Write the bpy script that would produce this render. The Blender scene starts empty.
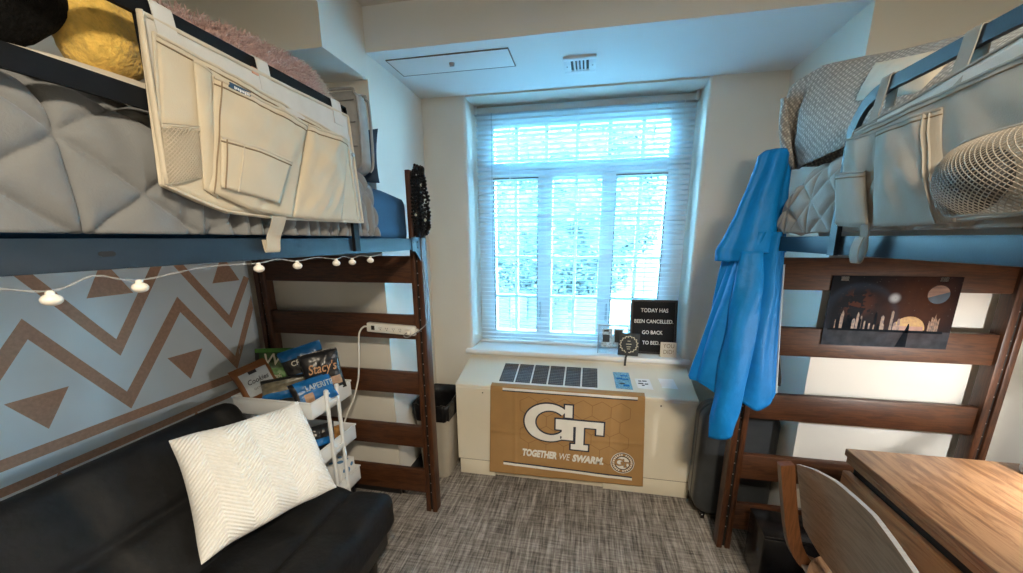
import bpy, bmesh, math, random
from mathutils import Vector, Matrix, noise
random.seed(7)
SC = bpy.context.scene
COL = SC.collection
PI = math.pi
V = Vector

# ------------------------------------------------------------------ materials
def _nt(name):
    m = bpy.data.materials.new(name); m.use_nodes = True
    nt = m.node_tree; b = nt.nodes['Principled BSDF']
    return m, nt, b

def mat(name, col, rough=.6, var=0.0, vscale=8.0, bump=0.0, bscale=60.0, metal=0.0, stretch=(1, 1, 1), coat=0.0, sheen=0.0, spec=.5, trans=0.0, detail=3.0):
    m, nt, b = _nt(name)
    b.inputs['Roughness'].default_value = rough
    b.inputs['Metallic'].default_value = metal
    b.inputs['Coat Weight'].default_value = coat
    b.inputs['Sheen Weight'].default_value = sheen
    b.inputs['Specular IOR Level'].default_value = spec
    b.inputs['Transmission Weight'].default_value = trans
    tc = nt.nodes.new('ShaderNodeTexCoord'); mp = nt.nodes.new('ShaderNodeMapping')
    nt.links.new(tc.outputs['Object'], mp.inputs['Vector']); mp.inputs['Scale'].default_value = stretch
    n = nt.nodes.new('ShaderNodeTexNoise'); n.inputs['Scale'].default_value = vscale; n.inputs['Detail'].default_value = detail
    nt.links.new(mp.outputs[0], n.inputs['Vector'])
    r = nt.nodes.new('ShaderNodeMapRange'); r.inputs['From Min'].default_value = .3; r.inputs['From Max'].default_value = .7
    nt.links.new(n.outputs['Fac'], r.inputs['Value'])
    mx = nt.nodes.new('ShaderNodeMix'); mx.data_type = 'RGBA'
    mx.inputs['A'].default_value = tuple(max(0, c * (1 - var)) for c in col) + (1,)
    mx.inputs['B'].default_value = tuple(min(1, c * (1 + var)) for c in col) + (1,)
    nt.links.new(r.outputs[0], mx.inputs['Factor']); nt.links.new(mx.outputs['Result'], b.inputs['Base Color'])
    if bump > 0:
        n2 = nt.nodes.new('ShaderNodeTexNoise'); n2.inputs['Scale'].default_value = bscale; n2.inputs['Detail'].default_value = 4
        nt.links.new(mp.outputs[0], n2.inputs['Vector'])
        bp = nt.nodes.new('ShaderNodeBump'); bp.inputs['Strength'].default_value = bump; bp.inputs['Distance'].default_value = .01
        nt.links.new(n2.outputs['Fac'], bp.inputs['Height']); nt.links.new(bp.outputs[0], b.inputs['Normal'])
    return m

def ramp(nt, src, stops):
    cr = nt.nodes.new('ShaderNodeValToRGB'); e = cr.color_ramp.elements
    while len(e) < len(stops): e.new(.5)
    for k, (p, c) in enumerate(stops):
        e[k].position = p; e[k].color = tuple(c) + (1,)
    nt.links.new(src, cr.inputs['Fac']); return cr

def wood(name, stretch, c1, c2, rough=.35, scale=6.0, coat=.15, dist=1.5):
    m, nt, b = _nt(name)
    tc = nt.nodes.new('ShaderNodeTexCoord'); mp = nt.nodes.new('ShaderNodeMapping'); mp.inputs['Scale'].default_value = stretch
    nt.links.new(tc.outputs['Object'], mp.inputs['Vector'])
    n = nt.nodes.new('ShaderNodeTexNoise'); n.inputs['Scale'].default_value = scale; n.inputs['Detail'].default_value = 8; n.inputs['Roughness'].default_value = .65; n.inputs['Distortion'].default_value = dist
    nt.links.new(mp.outputs[0], n.inputs['Vector'])
    cr = ramp(nt, n.outputs['Fac'], [(.25, [c * .55 for c in c1]), (.42, c1), (.58, c2), (.72, [c * .75 for c in c1])])
    nt.links.new(cr.outputs[0], b.inputs['Base Color'])
    b.inputs['Roughness'].default_value = rough; b.inputs['Coat Weight'].default_value = coat; b.inputs['Coat Roughness'].default_value = .25
    bp = nt.nodes.new('ShaderNodeBump'); bp.inputs['Strength'].default_value = .08; bp.inputs['Distance'].default_value = .003
    nt.links.new(n.outputs['Fac'], bp.inputs['Height']); nt.links.new(bp.outputs[0], b.inputs['Normal'])
    return m

M = {}
M['wall'] = mat('wall_paint', (.69, .665, .60), .75, .03, 3, .05, 220)
M['soffit'] = mat('soffit_paint', (.74, .76, .76), .7, .02, 3, .05, 220)
M['trimwhite'] = mat('window_trim_paint', (.80, .82, .82), .45, .02, 5)
M['ceiling'] = mat('ceiling_paint', (.62, .61, .58), .8, .03, 4, .06, 180)
M['baseboard'] = mat('black_vinyl_base', (.02, .02, .022), .5, .1, 8)
M['conv'] = mat('cream_enamel', (.73, .68, .56), .38, .03, 4, .02, 90)
M['seam'] = mat('dark_seam', (.16, .13, .10), .7, .1, 8)
M['grille'] = mat('black_grille', (.03, .027, .024), .5, .2, 40)
M['grillebar'] = mat('grille_bar', (.13, .11, .09), .4, .2, 40)
M['wood_x'] = wood('stained_oak_rung', (1.2, 9, 14), (.038, .0115, .0034), (.082, .028, .008), .45, 6.0, .03)
M['wood_z'] = wood('stained_oak_post', (14, 14, 1.2), (.038, .0115, .0034), (.080, .027, .0078), .45, 6.0, .03)
M['navymetal'] = mat('navy_powder_coat', (.014, .027, .044), .45, .06, 30, .03, 300, spec=.35)
M['blackmetal'] = mat('black_powder_coat', (.005, .006, .008), .55, .1, 30, .03, 300, spec=.2)
M['dark'] = mat('dark_channel', (.008, .007, .006), .6, .1, 30)
M['steel'] = mat('bright_steel', (.42, .42, .42), .35, .05, 30, metal=1)
M['canvas'] = mat('cream_canvas', (.52, .455, .34), .8, .04, 14, .12, 420, sheen=.1)
M['canvas_hem'] = mat('cream_canvas_hem', (.51, .45, .35), .8, .05, 30, .1, 500)
M['canvas_lining'] = mat('pale_grey_lining', (.53, .52, .49), .8, .05, 20, .1, 400)
M['stitch'] = mat('brown_stitch', (.22, .16, .10), .8, .1, 60)
M['canvasR'] = mat('tan_canvas', (.30, .272, .23), .8, .05, 14, .12, 420, sheen=.1)
M['canvasR_hem'] = mat('tan_canvas_hem', (.285, .26, .222), .8, .05, 30, .1, 500)
M['net'] = mat('beige_netting', (.50, .43, .33), .7, .05, 60)
M['netdark'] = mat('taupe_netting', (.26, .23, .19), .7, .05, 60)
M['navylabel'] = mat('navy_label', (.02, .06, .12), .6, .08, 60)
M['white'] = mat('white_plain', (.82, .82, .80), .5, .02, 20)
M['whiteprint'] = mat('white_print', (.80, .80, .78), .6, .02, 20)
M['quilt'] = mat('grey_quilt_cotton', (.168, .173, .175), .9, .06, 10, .15, 300, sheen=.15)
M['quiltR'] = mat('taupe_quilt_cotton', (.36, .342, .31), .9, .05, 10, .15, 300, sheen=.15)
M['bluesheet'] = mat('blue_sheet', (.010, .060, .135), .8, .08, 12, .1, 300)
M['tickR'] = mat('pale_mattress_cover', (.55, .54, .50), .85, .05, 12, .1, 200)
M['fur'] = mat('dusty_pink_fur', (.60, .43, .40), .9, .12, 20, sheen=.3)
M['fur2'] = mat('cream_fur', (.58, .50, .43), .9, .12, 20, sheen=.3)
M['greypillow'] = mat('grey_pillow_fabric', (.29, .285, .275), .9, .08, 30, .2, 250)
M['navypillow'] = mat('navy_pillow_fabric', (.03, .06, .11), .9, .1, 30, .2, 250)
M['yellowplush'] = mat('yellow_fleece', (.72, .47, .10), .95, .18, 60, .5, 160, sheen=.4)
M['blackplush'] = mat('black_fleece', (.006, .006, .006), .95, .4, 70, .8, 130, spec=.1)
M['cream'] = mat('cream_cloth', (.60, .55, .46), .85, .05, 20, .1, 200)
M['tapestry'] = mat('pale_tapestry', (.77, .85, .89), .85, .03, 6, .06, 350)  # white cloth, blue window light tinted into the base colour
M['tapestry_brown'] = mat('tan_tapestry_print', (.47, .29, .205), .85, .12, 90, .06, 350)
M['futon'] = mat('black_futon_suede', (.0075, .0078, .0085), .65, .3, 14, .2, 50, spec=.3)
M['futonleg'] = mat('black_futon_frame', (.01, .01, .01), .4, .1, 10)
M['whiteknit'] = mat('white_chenille', (.90, .895, .87), .95, .03, 60, .25, 240, sheen=.2)
M['cartwhite'] = mat('white_cart_plastic', (.80, .82, .82), .35, .02, 10)
M['bin'] = mat('beige_bin_plastic', (.36, .325, .265), .45, .04, 10)
M['liner'] = mat('black_bin_liner', (.005, .005, .006), .35, .2, 30, .5, 40, spec=.3)
M['jacket'] = mat('bright_blue_nylon', (.001, .16, .47), .55, .08, 18, .35, 28, spec=.25)
M['jacketlight'] = mat('pale_zip_tape', (.55, .62, .66), .5, .05, 30)
M['suitcase'] = mat('charcoal_suitcase_shell', (.036, .040, .044), .33, .12, 12, .06, 120)
M['suitcaseedge'] = mat('charcoal_suitcase_trim', (.055, .058, .06), .35, .1, 12)
M['gloss_black'] = mat('gloss_black_plastic', (.008, .008, .010), .2, .1, 10)
M['desk'] = wood('walnut_desk_laminate', (5.5, .8, 10), (.21, .098, .042), (.39, .215, .105), .32, 5.0, .1, 1.2)
M['deskfront'] = wood('walnut_desk_front', (9, .7, 9), (.25, .12, .052), (.36, .19, .088), .35, 5.0, .1)
M['chairply'] = wood('chair_back_veneer', (10, 1.0, 10), (.23, .13, .075), (.34, .215, .135), .33, 6.0, .2)
M['chairwood'] = wood('chair_post_wood', (10, 10, 1.0), (.085, .032, .011), (.13, .052, .020), .35, 6.0, .2)
M['plyedge'] = mat('ply_edge', (.26, .265, .275), .3, .1, 60, stretch=(1, 1, 30), coat=.3)  # bluish window reflection put into the edge's colour
M['blind'] = mat('cyan_tinted_slat', (.74, .79, .81), .45, .02, 12)
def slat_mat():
    m, nt, b = _nt('cyan_tinted_slat'); b.inputs['Base Color'].default_value = (.76, .84, .87, 1); b.inputs['Roughness'].default_value = .45  # white slats; the daylight's cyan is mixed into both their colours
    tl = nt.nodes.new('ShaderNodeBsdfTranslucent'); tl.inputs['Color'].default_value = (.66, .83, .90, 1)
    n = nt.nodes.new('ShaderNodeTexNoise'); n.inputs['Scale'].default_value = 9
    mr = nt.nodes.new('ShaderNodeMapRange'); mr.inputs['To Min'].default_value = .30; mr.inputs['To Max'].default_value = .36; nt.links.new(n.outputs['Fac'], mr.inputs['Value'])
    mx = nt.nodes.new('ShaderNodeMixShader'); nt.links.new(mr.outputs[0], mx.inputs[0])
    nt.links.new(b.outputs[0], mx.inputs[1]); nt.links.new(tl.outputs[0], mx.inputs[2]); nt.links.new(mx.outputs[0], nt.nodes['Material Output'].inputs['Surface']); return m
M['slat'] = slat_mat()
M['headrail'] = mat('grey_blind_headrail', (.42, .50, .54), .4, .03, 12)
M['frame'] = mat('cyan_tinted_frame', (.70, .78, .81), .45, .02, 8)  # white frame with cyan daylight put into its colour
M['framedark'] = mat('dark_window_gasket', (.03, .04, .05), .5, .1, 20)
M['flag'] = mat('gold_flag_cloth', (.385, .222, .085), .75, .05, 10, .08, 400, sheen=.1)
M['flagline'] = mat('gold_flag_hexagon', (.255, .14, .05), .75, .05, 10)
M['flagwhite'] = mat('flag_white_print', (.80, .79, .74), .7, .03, 20)
M['flagnavy'] = mat('flag_navy_print', (.018, .025, .05), .7, .05, 20)
M['board'] = mat('black_felt', (.012, .013, .016), .95, .15, 200, stretch=(1, 1, 6))
M['boardframe'] = mat('black_board_frame', (.012, .012, .014), .4, .1, 20)
M['chalk'] = mat('dark_chalkboard', (.035, .04, .045), .7, .2, 30)
M['card'] = mat('kraft_card', (.62, .57, .46), .8, .04, 30)
M['print_dark'] = mat('dark_print', (.05, .05, .055), .7, .05, 30)
M['photoframe'] = mat('silver_frame', (.45, .47, .48), .3, .05, 20, metal=.7)
M['photo'] = mat('faded_photo', (.38, .50, .57), .4, .55, 60)
M['leaflet'] = mat('blue_leaflet_print', (.17, .40, .55), .5, .55, 130, stretch=(1, 1, 2.5))
M['paper'] = mat('white_paper', (.84, .85, .84), .7, .02, 40)
M['strip'] = mat('white_power_strip', (.72, .71, .66), .4, .03, 20)
M['cordwhite'] = mat('white_cord', (.72, .70, .64), .45, .03, 20)
M['cordgrey'] = mat('grey_cord', (.22, .22, .22), .45, .03, 20)
M['bead'] = mat('black_bead', (.006, .006, .006), .22, .2, 60)
M['beadwhite'] = mat('pale_bead', (.45, .43, .36), .3, .1, 60)
M['bulb'] = mat('frosted_bulb', (.80, .77, .70), .35, .03, 20)
M['wire'] = mat('clear_wire', (.40, .40, .39), .3, .05, 40)
M['ball'] = mat('black_ball', (.012, .012, .013), .6, .2, 40)
M['vent'] = mat('vent_white', (.72, .76, .78), .45, .02, 20)
M['lampwhite'] = mat('lamp_white', (.80, .80, .78), .35, .02, 20)
M['brownbag'] = mat('brown_pouch', (.20, .075, .022), .4, .12, 20, .1, 40)
M['greenbag'] = mat('green_bag', (.03, .075, .02), .35, .5, 25, .15, 35)
M['greenpatch'] = mat('green_bag_patch', (.07, .20, .035), .4, .2, 25)
M['bluebag'] = mat('blue_bag', (.012, .13, .36), .3, .25, 20, .2, 30)
M['blackbag'] = mat('black_bag', (.012, .012, .014), .3, .2, 20, .2, 30)
M['olivebag'] = mat('olive_bag', (.15, .135, .095), .35, .5, 22, .2, 30)
M['orangebag'] = mat('amber_bag', (.36, .17, .045), .35, .5, 40, .2, 40)
M['labelwhite'] = mat('pouch_label', (.40, .44, .46), .6, .06, 20)
M['lettercopper'] = mat('copper_lettering', (.50, .27, .14), .5, .05, 20)
M['lettercream'] = mat('cream_lettering', (.62, .58, .45), .5, .05, 20)
M['cracker'] = mat('cracker_print', (.42, .26, .16), .6, .2, 60)
M['bluespot'] = mat('blue_box_spot', (.10, .26, .48), .5, .1, 30)
M['rust'] = mat('peach_print', (.6, .3, .2), .6, .1, 30)

def net_mat(): pass

def carpet_mat():
    m, nt, b = _nt('grey_carpet_tile'); b.inputs['Roughness'].default_value = .95
    tc = nt.nodes.new('ShaderNodeTexCoord')
    def streak(sc, scale):
        mp = nt.nodes.new('ShaderNodeMapping'); mp.inputs['Scale'].default_value = sc; nt.links.new(tc.outputs['Object'], mp.inputs['Vector'])
        n = nt.nodes.new('ShaderNodeTexNoise'); n.inputs['Scale'].default_value = scale; n.inputs['Detail'].default_value = 3; n.inputs['Roughness'].default_value = .7
        nt.links.new(mp.outputs[0], n.inputs['Vector']); return n.outputs['Fac']
    a = streak((17, 1.1, 1), 5.0); c = streak((1.8, 24, 1), 4.6); d = streak((1, 1, 1), 2.5)
    def math_(op, x, y):
        k = nt.nodes.new('ShaderNodeMath'); k.operation = op
        for i, q in enumerate((x, y)):
            if isinstance(q, (int, float)): k.inputs[i].default_value = q
            else: nt.links.new(q, k.inputs[i])
        return k.outputs[0]
    s = math_('ADD', math_('ADD', math_('MULTIPLY', a, .58), math_('MULTIPLY', c, .34)), math_('MULTIPLY', d, .08))
    cr = ramp(nt, s, [(.37, (.060, .053, .048)), (.455, (.155, .138, .122)), (.535, (.26, .235, .21)), (.62, (.40, .365, .33))])
    nt.links.new(cr.outputs[0], b.inputs['Base Color'])
    bp = nt.nodes.new('ShaderNodeBump'); bp.inputs['Strength'].default_value = .5; bp.inputs['Distance'].default_value = .006
    nt.links.new(s, bp.inputs['Height']); nt.links.new(bp.outputs[0], b.inputs['Normal'])
    return m
M['carpet'] = carpet_mat()

def knit_mat():
    m, nt, b = _nt('waffle_knit_blanket'); b.inputs['Roughness'].default_value = .95; b.inputs['Sheen Weight'].default_value = .15
    tc = nt.nodes.new('ShaderNodeTexCoord')
    mp = nt.nodes.new('ShaderNodeMapping'); mp.inputs['Rotation'].default_value = (.5, .35, .6)
    nt.links.new(tc.outputs['Object'], mp.inputs['Vector'])
    w1 = nt.nodes.new('ShaderNodeTexVoronoi'); w1.inputs['Scale'].default_value = 105; w1.inputs['Randomness'].default_value = .25
    nt.links.new(mp.outputs[0], w1.inputs['Vector'])
    cr = ramp(nt, w1.outputs['Distance'], [(.15, (.56, .53, .47)), (.38, (.34, .325, .30)), (.6, (.22, .21, .20))])
    nt.links.new(cr.outputs[0], b.inputs['Base Color'])
    bp = nt.nodes.new('ShaderNodeBump'); bp.invert = True; bp.inputs['Strength'].default_value = .5; bp.inputs['Distance'].default_value = .004
    nt.links.new(w1.outputs['Distance'], bp.inputs['Height']); nt.links.new(bp.outputs[0], b.inputs['Normal'])
    return m
M['knit'] = knit_mat()

def glass_mat():
    m = bpy.data.materials.new('tinted_pane'); m.use_nodes = True; nt = m.node_tree
    nt.nodes.clear()
    o = nt.nodes.new('ShaderNodeOutputMaterial'); t = nt.nodes.new('ShaderNodeBsdfTransparent'); g = nt.nodes.new('ShaderNodeBsdfGlossy')
    t.inputs['Color'].default_value = (.70, .93, 1.0, 1); g.inputs['Roughness'].default_value = .02
    f = nt.nodes.new('ShaderNodeFresnel'); f.inputs['IOR'].default_value = 1.3
    mx = nt.nodes.new('ShaderNodeMixShader'); nt.links.new(f.outputs[0], mx.inputs[0]); nt.links.new(t.outputs[0], mx.inputs[1]); nt.links.new(g.outputs[0], mx.inputs[2])
    nt.links.new(mx.outputs[0], o.inputs['Surface']); return m
M['glass'] = glass_mat()

def clear_mat():
    m = bpy.data.materials.new('clear_acrylic'); m.use_nodes = True; nt = m.node_tree; nt.nodes.clear()
    o = nt.nodes.new('ShaderNodeOutputMaterial'); t = nt.nodes.new('ShaderNodeBsdfTransparent'); g = nt.nodes.new('ShaderNodeBsdfGlossy')
    t.inputs['Color'].default_value = (.88, .93, .95, 1); g.inputs['Roughness'].default_value = .08
    mx = nt.nodes.new('ShaderNodeMixShader'); mx.inputs[0].default_value = .15
    nt.links.new(t.outputs[0], mx.inputs[1]); nt.links.new(g.outputs[0], mx.inputs[2]); nt.links.new(mx.outputs[0], o.inputs['Surface']); return m
M['clear'] = clear_mat()

def emit_mat(name, col, s):
    m, nt, b = _nt(name); b.inputs['Base Color'].default_value = tuple(col) + (1,)
    b.inputs['Emission Color'].default_value = tuple(col) + (1,); b.inputs['Emission Strength'].default_value = s; return m
M['lampglow'] = emit_mat('lamp_diffuser', (1, .86, .66), 6)

def poster_mat(cx, cz, w, h):
    """a printed space picture: dark sky, big dim planet, brown nebula, pale star, wet ground"""
    m, nt, b = _nt('space_print'); b.inputs['Roughness'].default_value = .5; b.inputs['Specular IOR Level'].default_value = .05
    tc = nt.nodes.new('ShaderNodeTexCoord'); sep = nt.nodes.new('ShaderNodeSeparateXYZ'); nt.links.new(tc.outputs['Object'], sep.inputs[0])
    def math_(op, x, y=0.0):
        k = nt.nodes.new('ShaderNodeMath'); k.operation = op; k.use_clamp = False
        for i, q in enumerate((x, y)):
            if isinstance(q, (int, float)): k.inputs[i].default_value = q
            else: nt.links.new(q, k.inputs[i])
        return k.outputs[0]
    u = math_('DIVIDE', math_('ADD', sep.outputs['X'], 0.0), w)   # -.5 .. .5
    v = math_('DIVIDE', math_('ADD', sep.outputs['Z'], 0.0), h)   # 0 .. 1
    asp = w / h
    def radial(pu, pv, r0, r1, sx=1.0):
        du = math_('MULTIPLY', math_('SUBTRACT', u, pu), asp * sx); dv = math_('SUBTRACT', v, pv)
        d = math_('SQRT', math_('ADD', math_('MULTIPLY', du, du), math_('MULTIPLY', dv, dv)))
        mr = nt.nodes.new('ShaderNodeMapRange'); mr.inputs['From Min'].default_value = r0; mr.inputs['From Max'].default_value = r1
        mr.inputs['To Min'].default_value = 1; mr.inputs['To Max'].default_value = 0; mr.interpolation_type = 'SMOOTHSTEP'
        nt.links.new(d, mr.inputs['Value']); return mr.outputs[0]
    def mix(fac, a, bb):
        k = nt.nodes.new('ShaderNodeMix'); k.data_type = 'RGBA'
        if isinstance(fac, (int, float)): k.inputs['Factor'].default_value = fac
        else: nt.links.new(fac, k.inputs['Factor'])
        for key, q in (('A', a), ('B', bb)):
            if isinstance(q, tuple): k.inputs[key].default_value = q + (1,)
            else: nt.links.new(q, k.inputs[key])
        return k.outputs['Result']
    nz = nt.nodes.new('ShaderNodeTexNoise'); nz.inputs['Scale'].default_value = 22; nz.inputs['Detail'].default_value = 5; nt.links.new(tc.outputs['Object'], nz.inputs['Vector'])
    nf = nz.outputs['Fac']
    c = mix(math_('MULTIPLY', radial(.20, .62, .05, .75), math_('ADD', nf, .3)), (.004, .005, .008), (.055, .017, .006))
    c = mix(math_('MULTIPLY', math_('SUBTRACT', radial(-.24, .42, .44, .52), radial(-.22, .40, .34, .50)), .7), c, (.02, .03, .05))
    c = mix(math_('MULTIPLY', math_('MULTIPLY', radial(-.26, .62, .10, .27), math_('GREATER_THAN', nf, .5)), .9), c, (.06, .017, .008))
    c = mix(radial(.02, .70, .02, .09), c, (.36, .39, .42))
    c = mix(math_('MULTIPLY', math_('LESS_THAN', v, .24), math_('ADD', nf, -.15)), c, (.06, .067, .08))
    st = nt.nodes.new('ShaderNodeTexVoronoi'); st.inputs['Scale'].default_value = 70; nt.links.new(tc.outputs['Object'], st.inputs['Vector'])
    c = mix(math_('MULTIPLY', math_('LESS_THAN', st.outputs['Distance'], .09), math_('GREATER_THAN', v, .45)), c, (.08, .07, .06))
    nt.links.new(c, b.inputs['Base Color']); return m

# ------------------------------------------------------------------ objects
def tag(o, label, cat, group=None, kind=None):
    o['label'] = label; o['category'] = cat
    if group: o['group'] = group
    if kind: o['kind'] = kind
    return o

def thing(name, label, cat, loc=(0, 0, 0), group=None):
    o = bpy.data.objects.new(name, None); o.empty_display_size = .05; COL.objects.link(o); o.location = loc
    return tag(o, label, cat, group)

def world_loc(o):
    l = V((0, 0, 0))
    while o is not None:
        l = l + o.location; o = o.parent
    return l

class MB:
    """collects shapes (world coordinates) into one mesh object"""
    def __init__(s): s.bm = bmesh.new()
    def _fin(s, faces, mi):
        for f in faces: f.material_index = mi
    def box(s, lo, hi, bev=0.0, mi=0, seg=2, rot=None, piv=None):
        lo, hi = V(lo), V(hi)
        t = bmesh.new(); r = bmesh.ops.create_cube(t, size=1)
        c = (lo + hi) / 2; d = hi - lo
        for v in t.verts: v.co = V((v.co.x * d.x, v.co.y * d.y, v.co.z * d.z)) + c
        if bev > 0: bmesh.ops.bevel(t, geom=list(t.edges), offset=min(bev, min(d) * .49), segments=seg, affect='EDGES', profile=.5)
        if rot is not None:
            p = V(piv) if piv is not None else c
            for v in t.verts: v.co = rot @ (v.co - p) + p
        s.merge(t, mi)
    def merge(s, t, mi=None):
        mp = {}
        for v in t.verts: mp[v] = s.bm.verts.new(v.co)
        for f in t.faces:
            try:
                g = s.bm.faces.new([mp[v] for v in f.verts]); g.material_index = f.material_index if mi is None else mi
            except ValueError: pass
        t.free()
    def tube(s, pts, r, n=8, mi=0, closed=False):
        pts = [V(p) for p in pts]; N = len(pts); rings = []
        up = V((0, 0, 1)); prev = None
        for i, p in enumerate(pts):
            a = pts[(i - 1) % N] if (closed or i > 0) else p; b = pts[(i + 1) % N] if (closed or i < N - 1) else p
            t = (b - a).normalized()
            if prev is None: x = t.cross(up) if abs(t.z) < .95 else t.cross(V((1, 0, 0)))
            else: x = prev - t * prev.dot(t)
            x.normalize(); prev = x; y = t.cross(x)
            rr = r[i] if isinstance(r, (list, tuple)) else r
            rings.append([s.bm.verts.new(p + (x * math.cos(2 * PI * k / n) + y * math.sin(2 * PI * k / n)) * rr) for k in range(n)])
        for i in range(N if closed else N - 1):
            A, B = rings[i], rings[(i + 1) % N]
            for k in range(n):
                f = s.bm.faces.new([A[k], A[(k + 1) % n], B[(k + 1) % n], B[k]]); f.material_index = mi
        if not closed:
            f = s.bm.faces.new(rings[0][::-1]); f.material_index = mi
            f = s.bm.faces.new(rings[-1]); f.material_index = mi
    def strap(s, pts, side, w, th, mi=0):
        """flat band along pts; side = width direction"""
        pts = [V(p) for p in pts]; sd = V(side).normalized(); N = len(pts); rings = []
        for i, p in enumerate(pts):
            t = (pts[min(i + 1, N - 1)] - pts[max(i - 1, 0)]).normalized(); nn = t.cross(sd).normalized()
            rings.append([s.bm.verts.new(p + sd * (w / 2 * a) + nn * (th / 2 * b)) for a, b in ((-1, -1), (1, -1), (1, 1), (-1, 1))])
        for i in range(N - 1):
            for k in range(4):
                f = s.bm.faces.new([rings[i][k], rings[i][(k + 1) % 4], rings[i + 1][(k + 1) % 4], rings[i + 1][k]]); f.material_index = mi
        s.bm.faces.new(rings[0][::-1]).material_index = mi; s.bm.faces.new(rings[-1]).material_index = mi
    def lathe(s, prof, c, n=32, mi=0, axis='z', cap=True):
        c = V(c); rings = []
        def pt(r, h, a):
            if axis == 'z': return c + V((r * math.cos(a), r * math.sin(a), h))
            if axis == 'y': return c + V((r * math.cos(a), h, r * math.sin(a)))
            return c + V((h, r * math.cos(a), r * math.sin(a)))
        for r, h in prof: rings.append([s.bm.verts.new(pt(max(r, 1e-5), h, 2 * PI * k / n)) for k in range(n)])
        for i in range(len(prof) - 1):
            for k in range(n):
                f = s.bm.faces.new([rings[i][k], rings[i][(k + 1) % n], rings[i + 1][(k + 1) % n], rings[i + 1][k]]); f.material_index = mi
        if cap:
            s.bm.faces.new(rings[0][::-1]).material_index = mi; s.bm.faces.new(rings[-1]).material_index = mi
    def ball(s, c, r, n=12, mi=0, sc=(1, 1, 1)):
        t = bmesh.new(); bmesh.ops.create_uvsphere(t, u_segments=n, v_segments=max(6, n // 2 + 2), radius=1)
        for v in t.verts: v.co = V((v.co.x * sc[0], v.co.y * sc[1], v.co.z * sc[2])) * r + V(c)
        s.merge(t, mi)
    def prism(s, poly, a, b, fn, mi=0):
        """poly: 2-D points; fn(p, d) -> world; between depths a and b"""
        A = [s.bm.verts.new(fn(p, a)) for p in poly]; B = [s.bm.verts.new(fn(p, b)) for p in poly]; n = len(poly)
        fs = [s.bm.faces.new(A[::-1]), s.bm.faces.new(B)]
        for k in range(n): fs.append(s.bm.faces.new([A[k], A[(k + 1) % n], B[(k + 1) % n], B[k]]))
        for f in fs: f.material_index = mi
    def grid(s, fn, nu, nv, mi=0, cu=False, cv=False):
        U = nu if cu else nu + 1; W = nv if cv else nv + 1
        g = [[s.bm.verts.new(V(fn(i / nu, j / nv))) for j in range(W)] for i in range(U)]
        for i in range(nu):
            for j in range(nv):
                q = [g[i][j], g[(i + 1) % U][j], g[(i + 1) % U][(j + 1) % W], g[i][(j + 1) % W]]
                f = s.bm.faces.new(q)
                f.material_index = mi(((i + .5) / nu), ((j + .5) / nv)) if callable(mi) else mi
        return g
    def build(s, name, mats, parent=None, loc=None, ang=38, fixn=True):
        if fixn: bmesh.ops.recalc_face_normals(s.bm, faces=list(s.bm.faces))
        me = bpy.data.meshes.new(name)
        if parent is not None: off = world_loc(parent)
        else:
            if loc is None:
                xs = [v.co for v in s.bm.verts]
                lo = V((min(v.x for v in xs), min(v.y for v in xs), min(v.z for v in xs))); hi = V((max(v.x for v in xs), max(v.y for v in xs), max(v.z for v in xs)))
                loc = ((lo.x + hi.x) / 2, (lo.y + hi.y) / 2, lo.z)
            off = V(loc)
        for v in s.bm.verts: v.co -= off
        s.bm.to_mesh(me); s.bm.free()
        for m in (mats if isinstance(mats, (list, tuple)) else [mats]): me.materials.append(M[m] if isinstance(m, str) else m)
        me.polygons.foreach_set('use_smooth', [True] * len(me.polygons))
        me.set_sharp_from_angle(angle=math.radians(ang))
        o = bpy.data.objects.new(name, me); COL.objects.link(o)
        if parent is not None: o.parent = parent
        else: o.location = off
        return o

def struct(o):
    o['kind'] = 'structure'; return o

def solid(o, th, off=0.0):
    m = o.modifiers.new('thickness', 'SOLIDIFY'); m.thickness = th; m.offset = off; return o

def text(name, parent, s, size, M4, m, extrude=.0008, shear=0.0, bold=0.0, sx=1.0, align='CENTER', space=1.0, fit=None):
    """lettering as a mesh part; M4 places text-local (x right, y up, z towards the reader) in the world"""
    cu = bpy.data.curves.new(name, 'FONT'); cu.body = s; cu.size = size; cu.extrude = extrude; cu.shear = shear; cu.offset = bold
    cu.align_x = align; cu.align_y = 'CENTER'; cu.space_character = space; cu.resolution_u = 3
    t = bpy.data.objects.new('tmp_' + name, cu); COL.objects.link(t)
    bpy.context.view_layer.update()
    dg = bpy.context.evaluated_depsgraph_get()
    me = bpy.data.meshes.new_from_object(t.evaluated_get(dg))
    bpy.data.objects.remove(t); bpy.data.curves.remove(cu)
    me.name = name
    off = world_loc(parent)
    if fit:
        xs = [v.co.x for v in me.vertices]; c0 = (min(xs) + max(xs)) / 2; sx = fit / (max(xs) - min(xs))
        for v in me.vertices: v.co.x -= c0
    for v in me.vertices:
        v.co = (M4 @ V((v.co.x * sx, v.co.y, v.co.z))) - off
    me.materials.clear(); me.materials.append(M[m])
    o = bpy.data.objects.new(name, me); COL.objects.link(o); o.parent = parent
    return o

def frame4(origin, xdir, ydir):
    x = V(xdir).normalized(); y = V(ydir).normalized(); z = x.cross(y).normalized(); y = z.cross(x)
    return Matrix(((x.x, y.x, z.x, origin[0]), (x.y, y.y, z.y, origin[1]), (x.z, y.z, z.z, origin[2]), (0, 0, 0, 1)))

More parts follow.
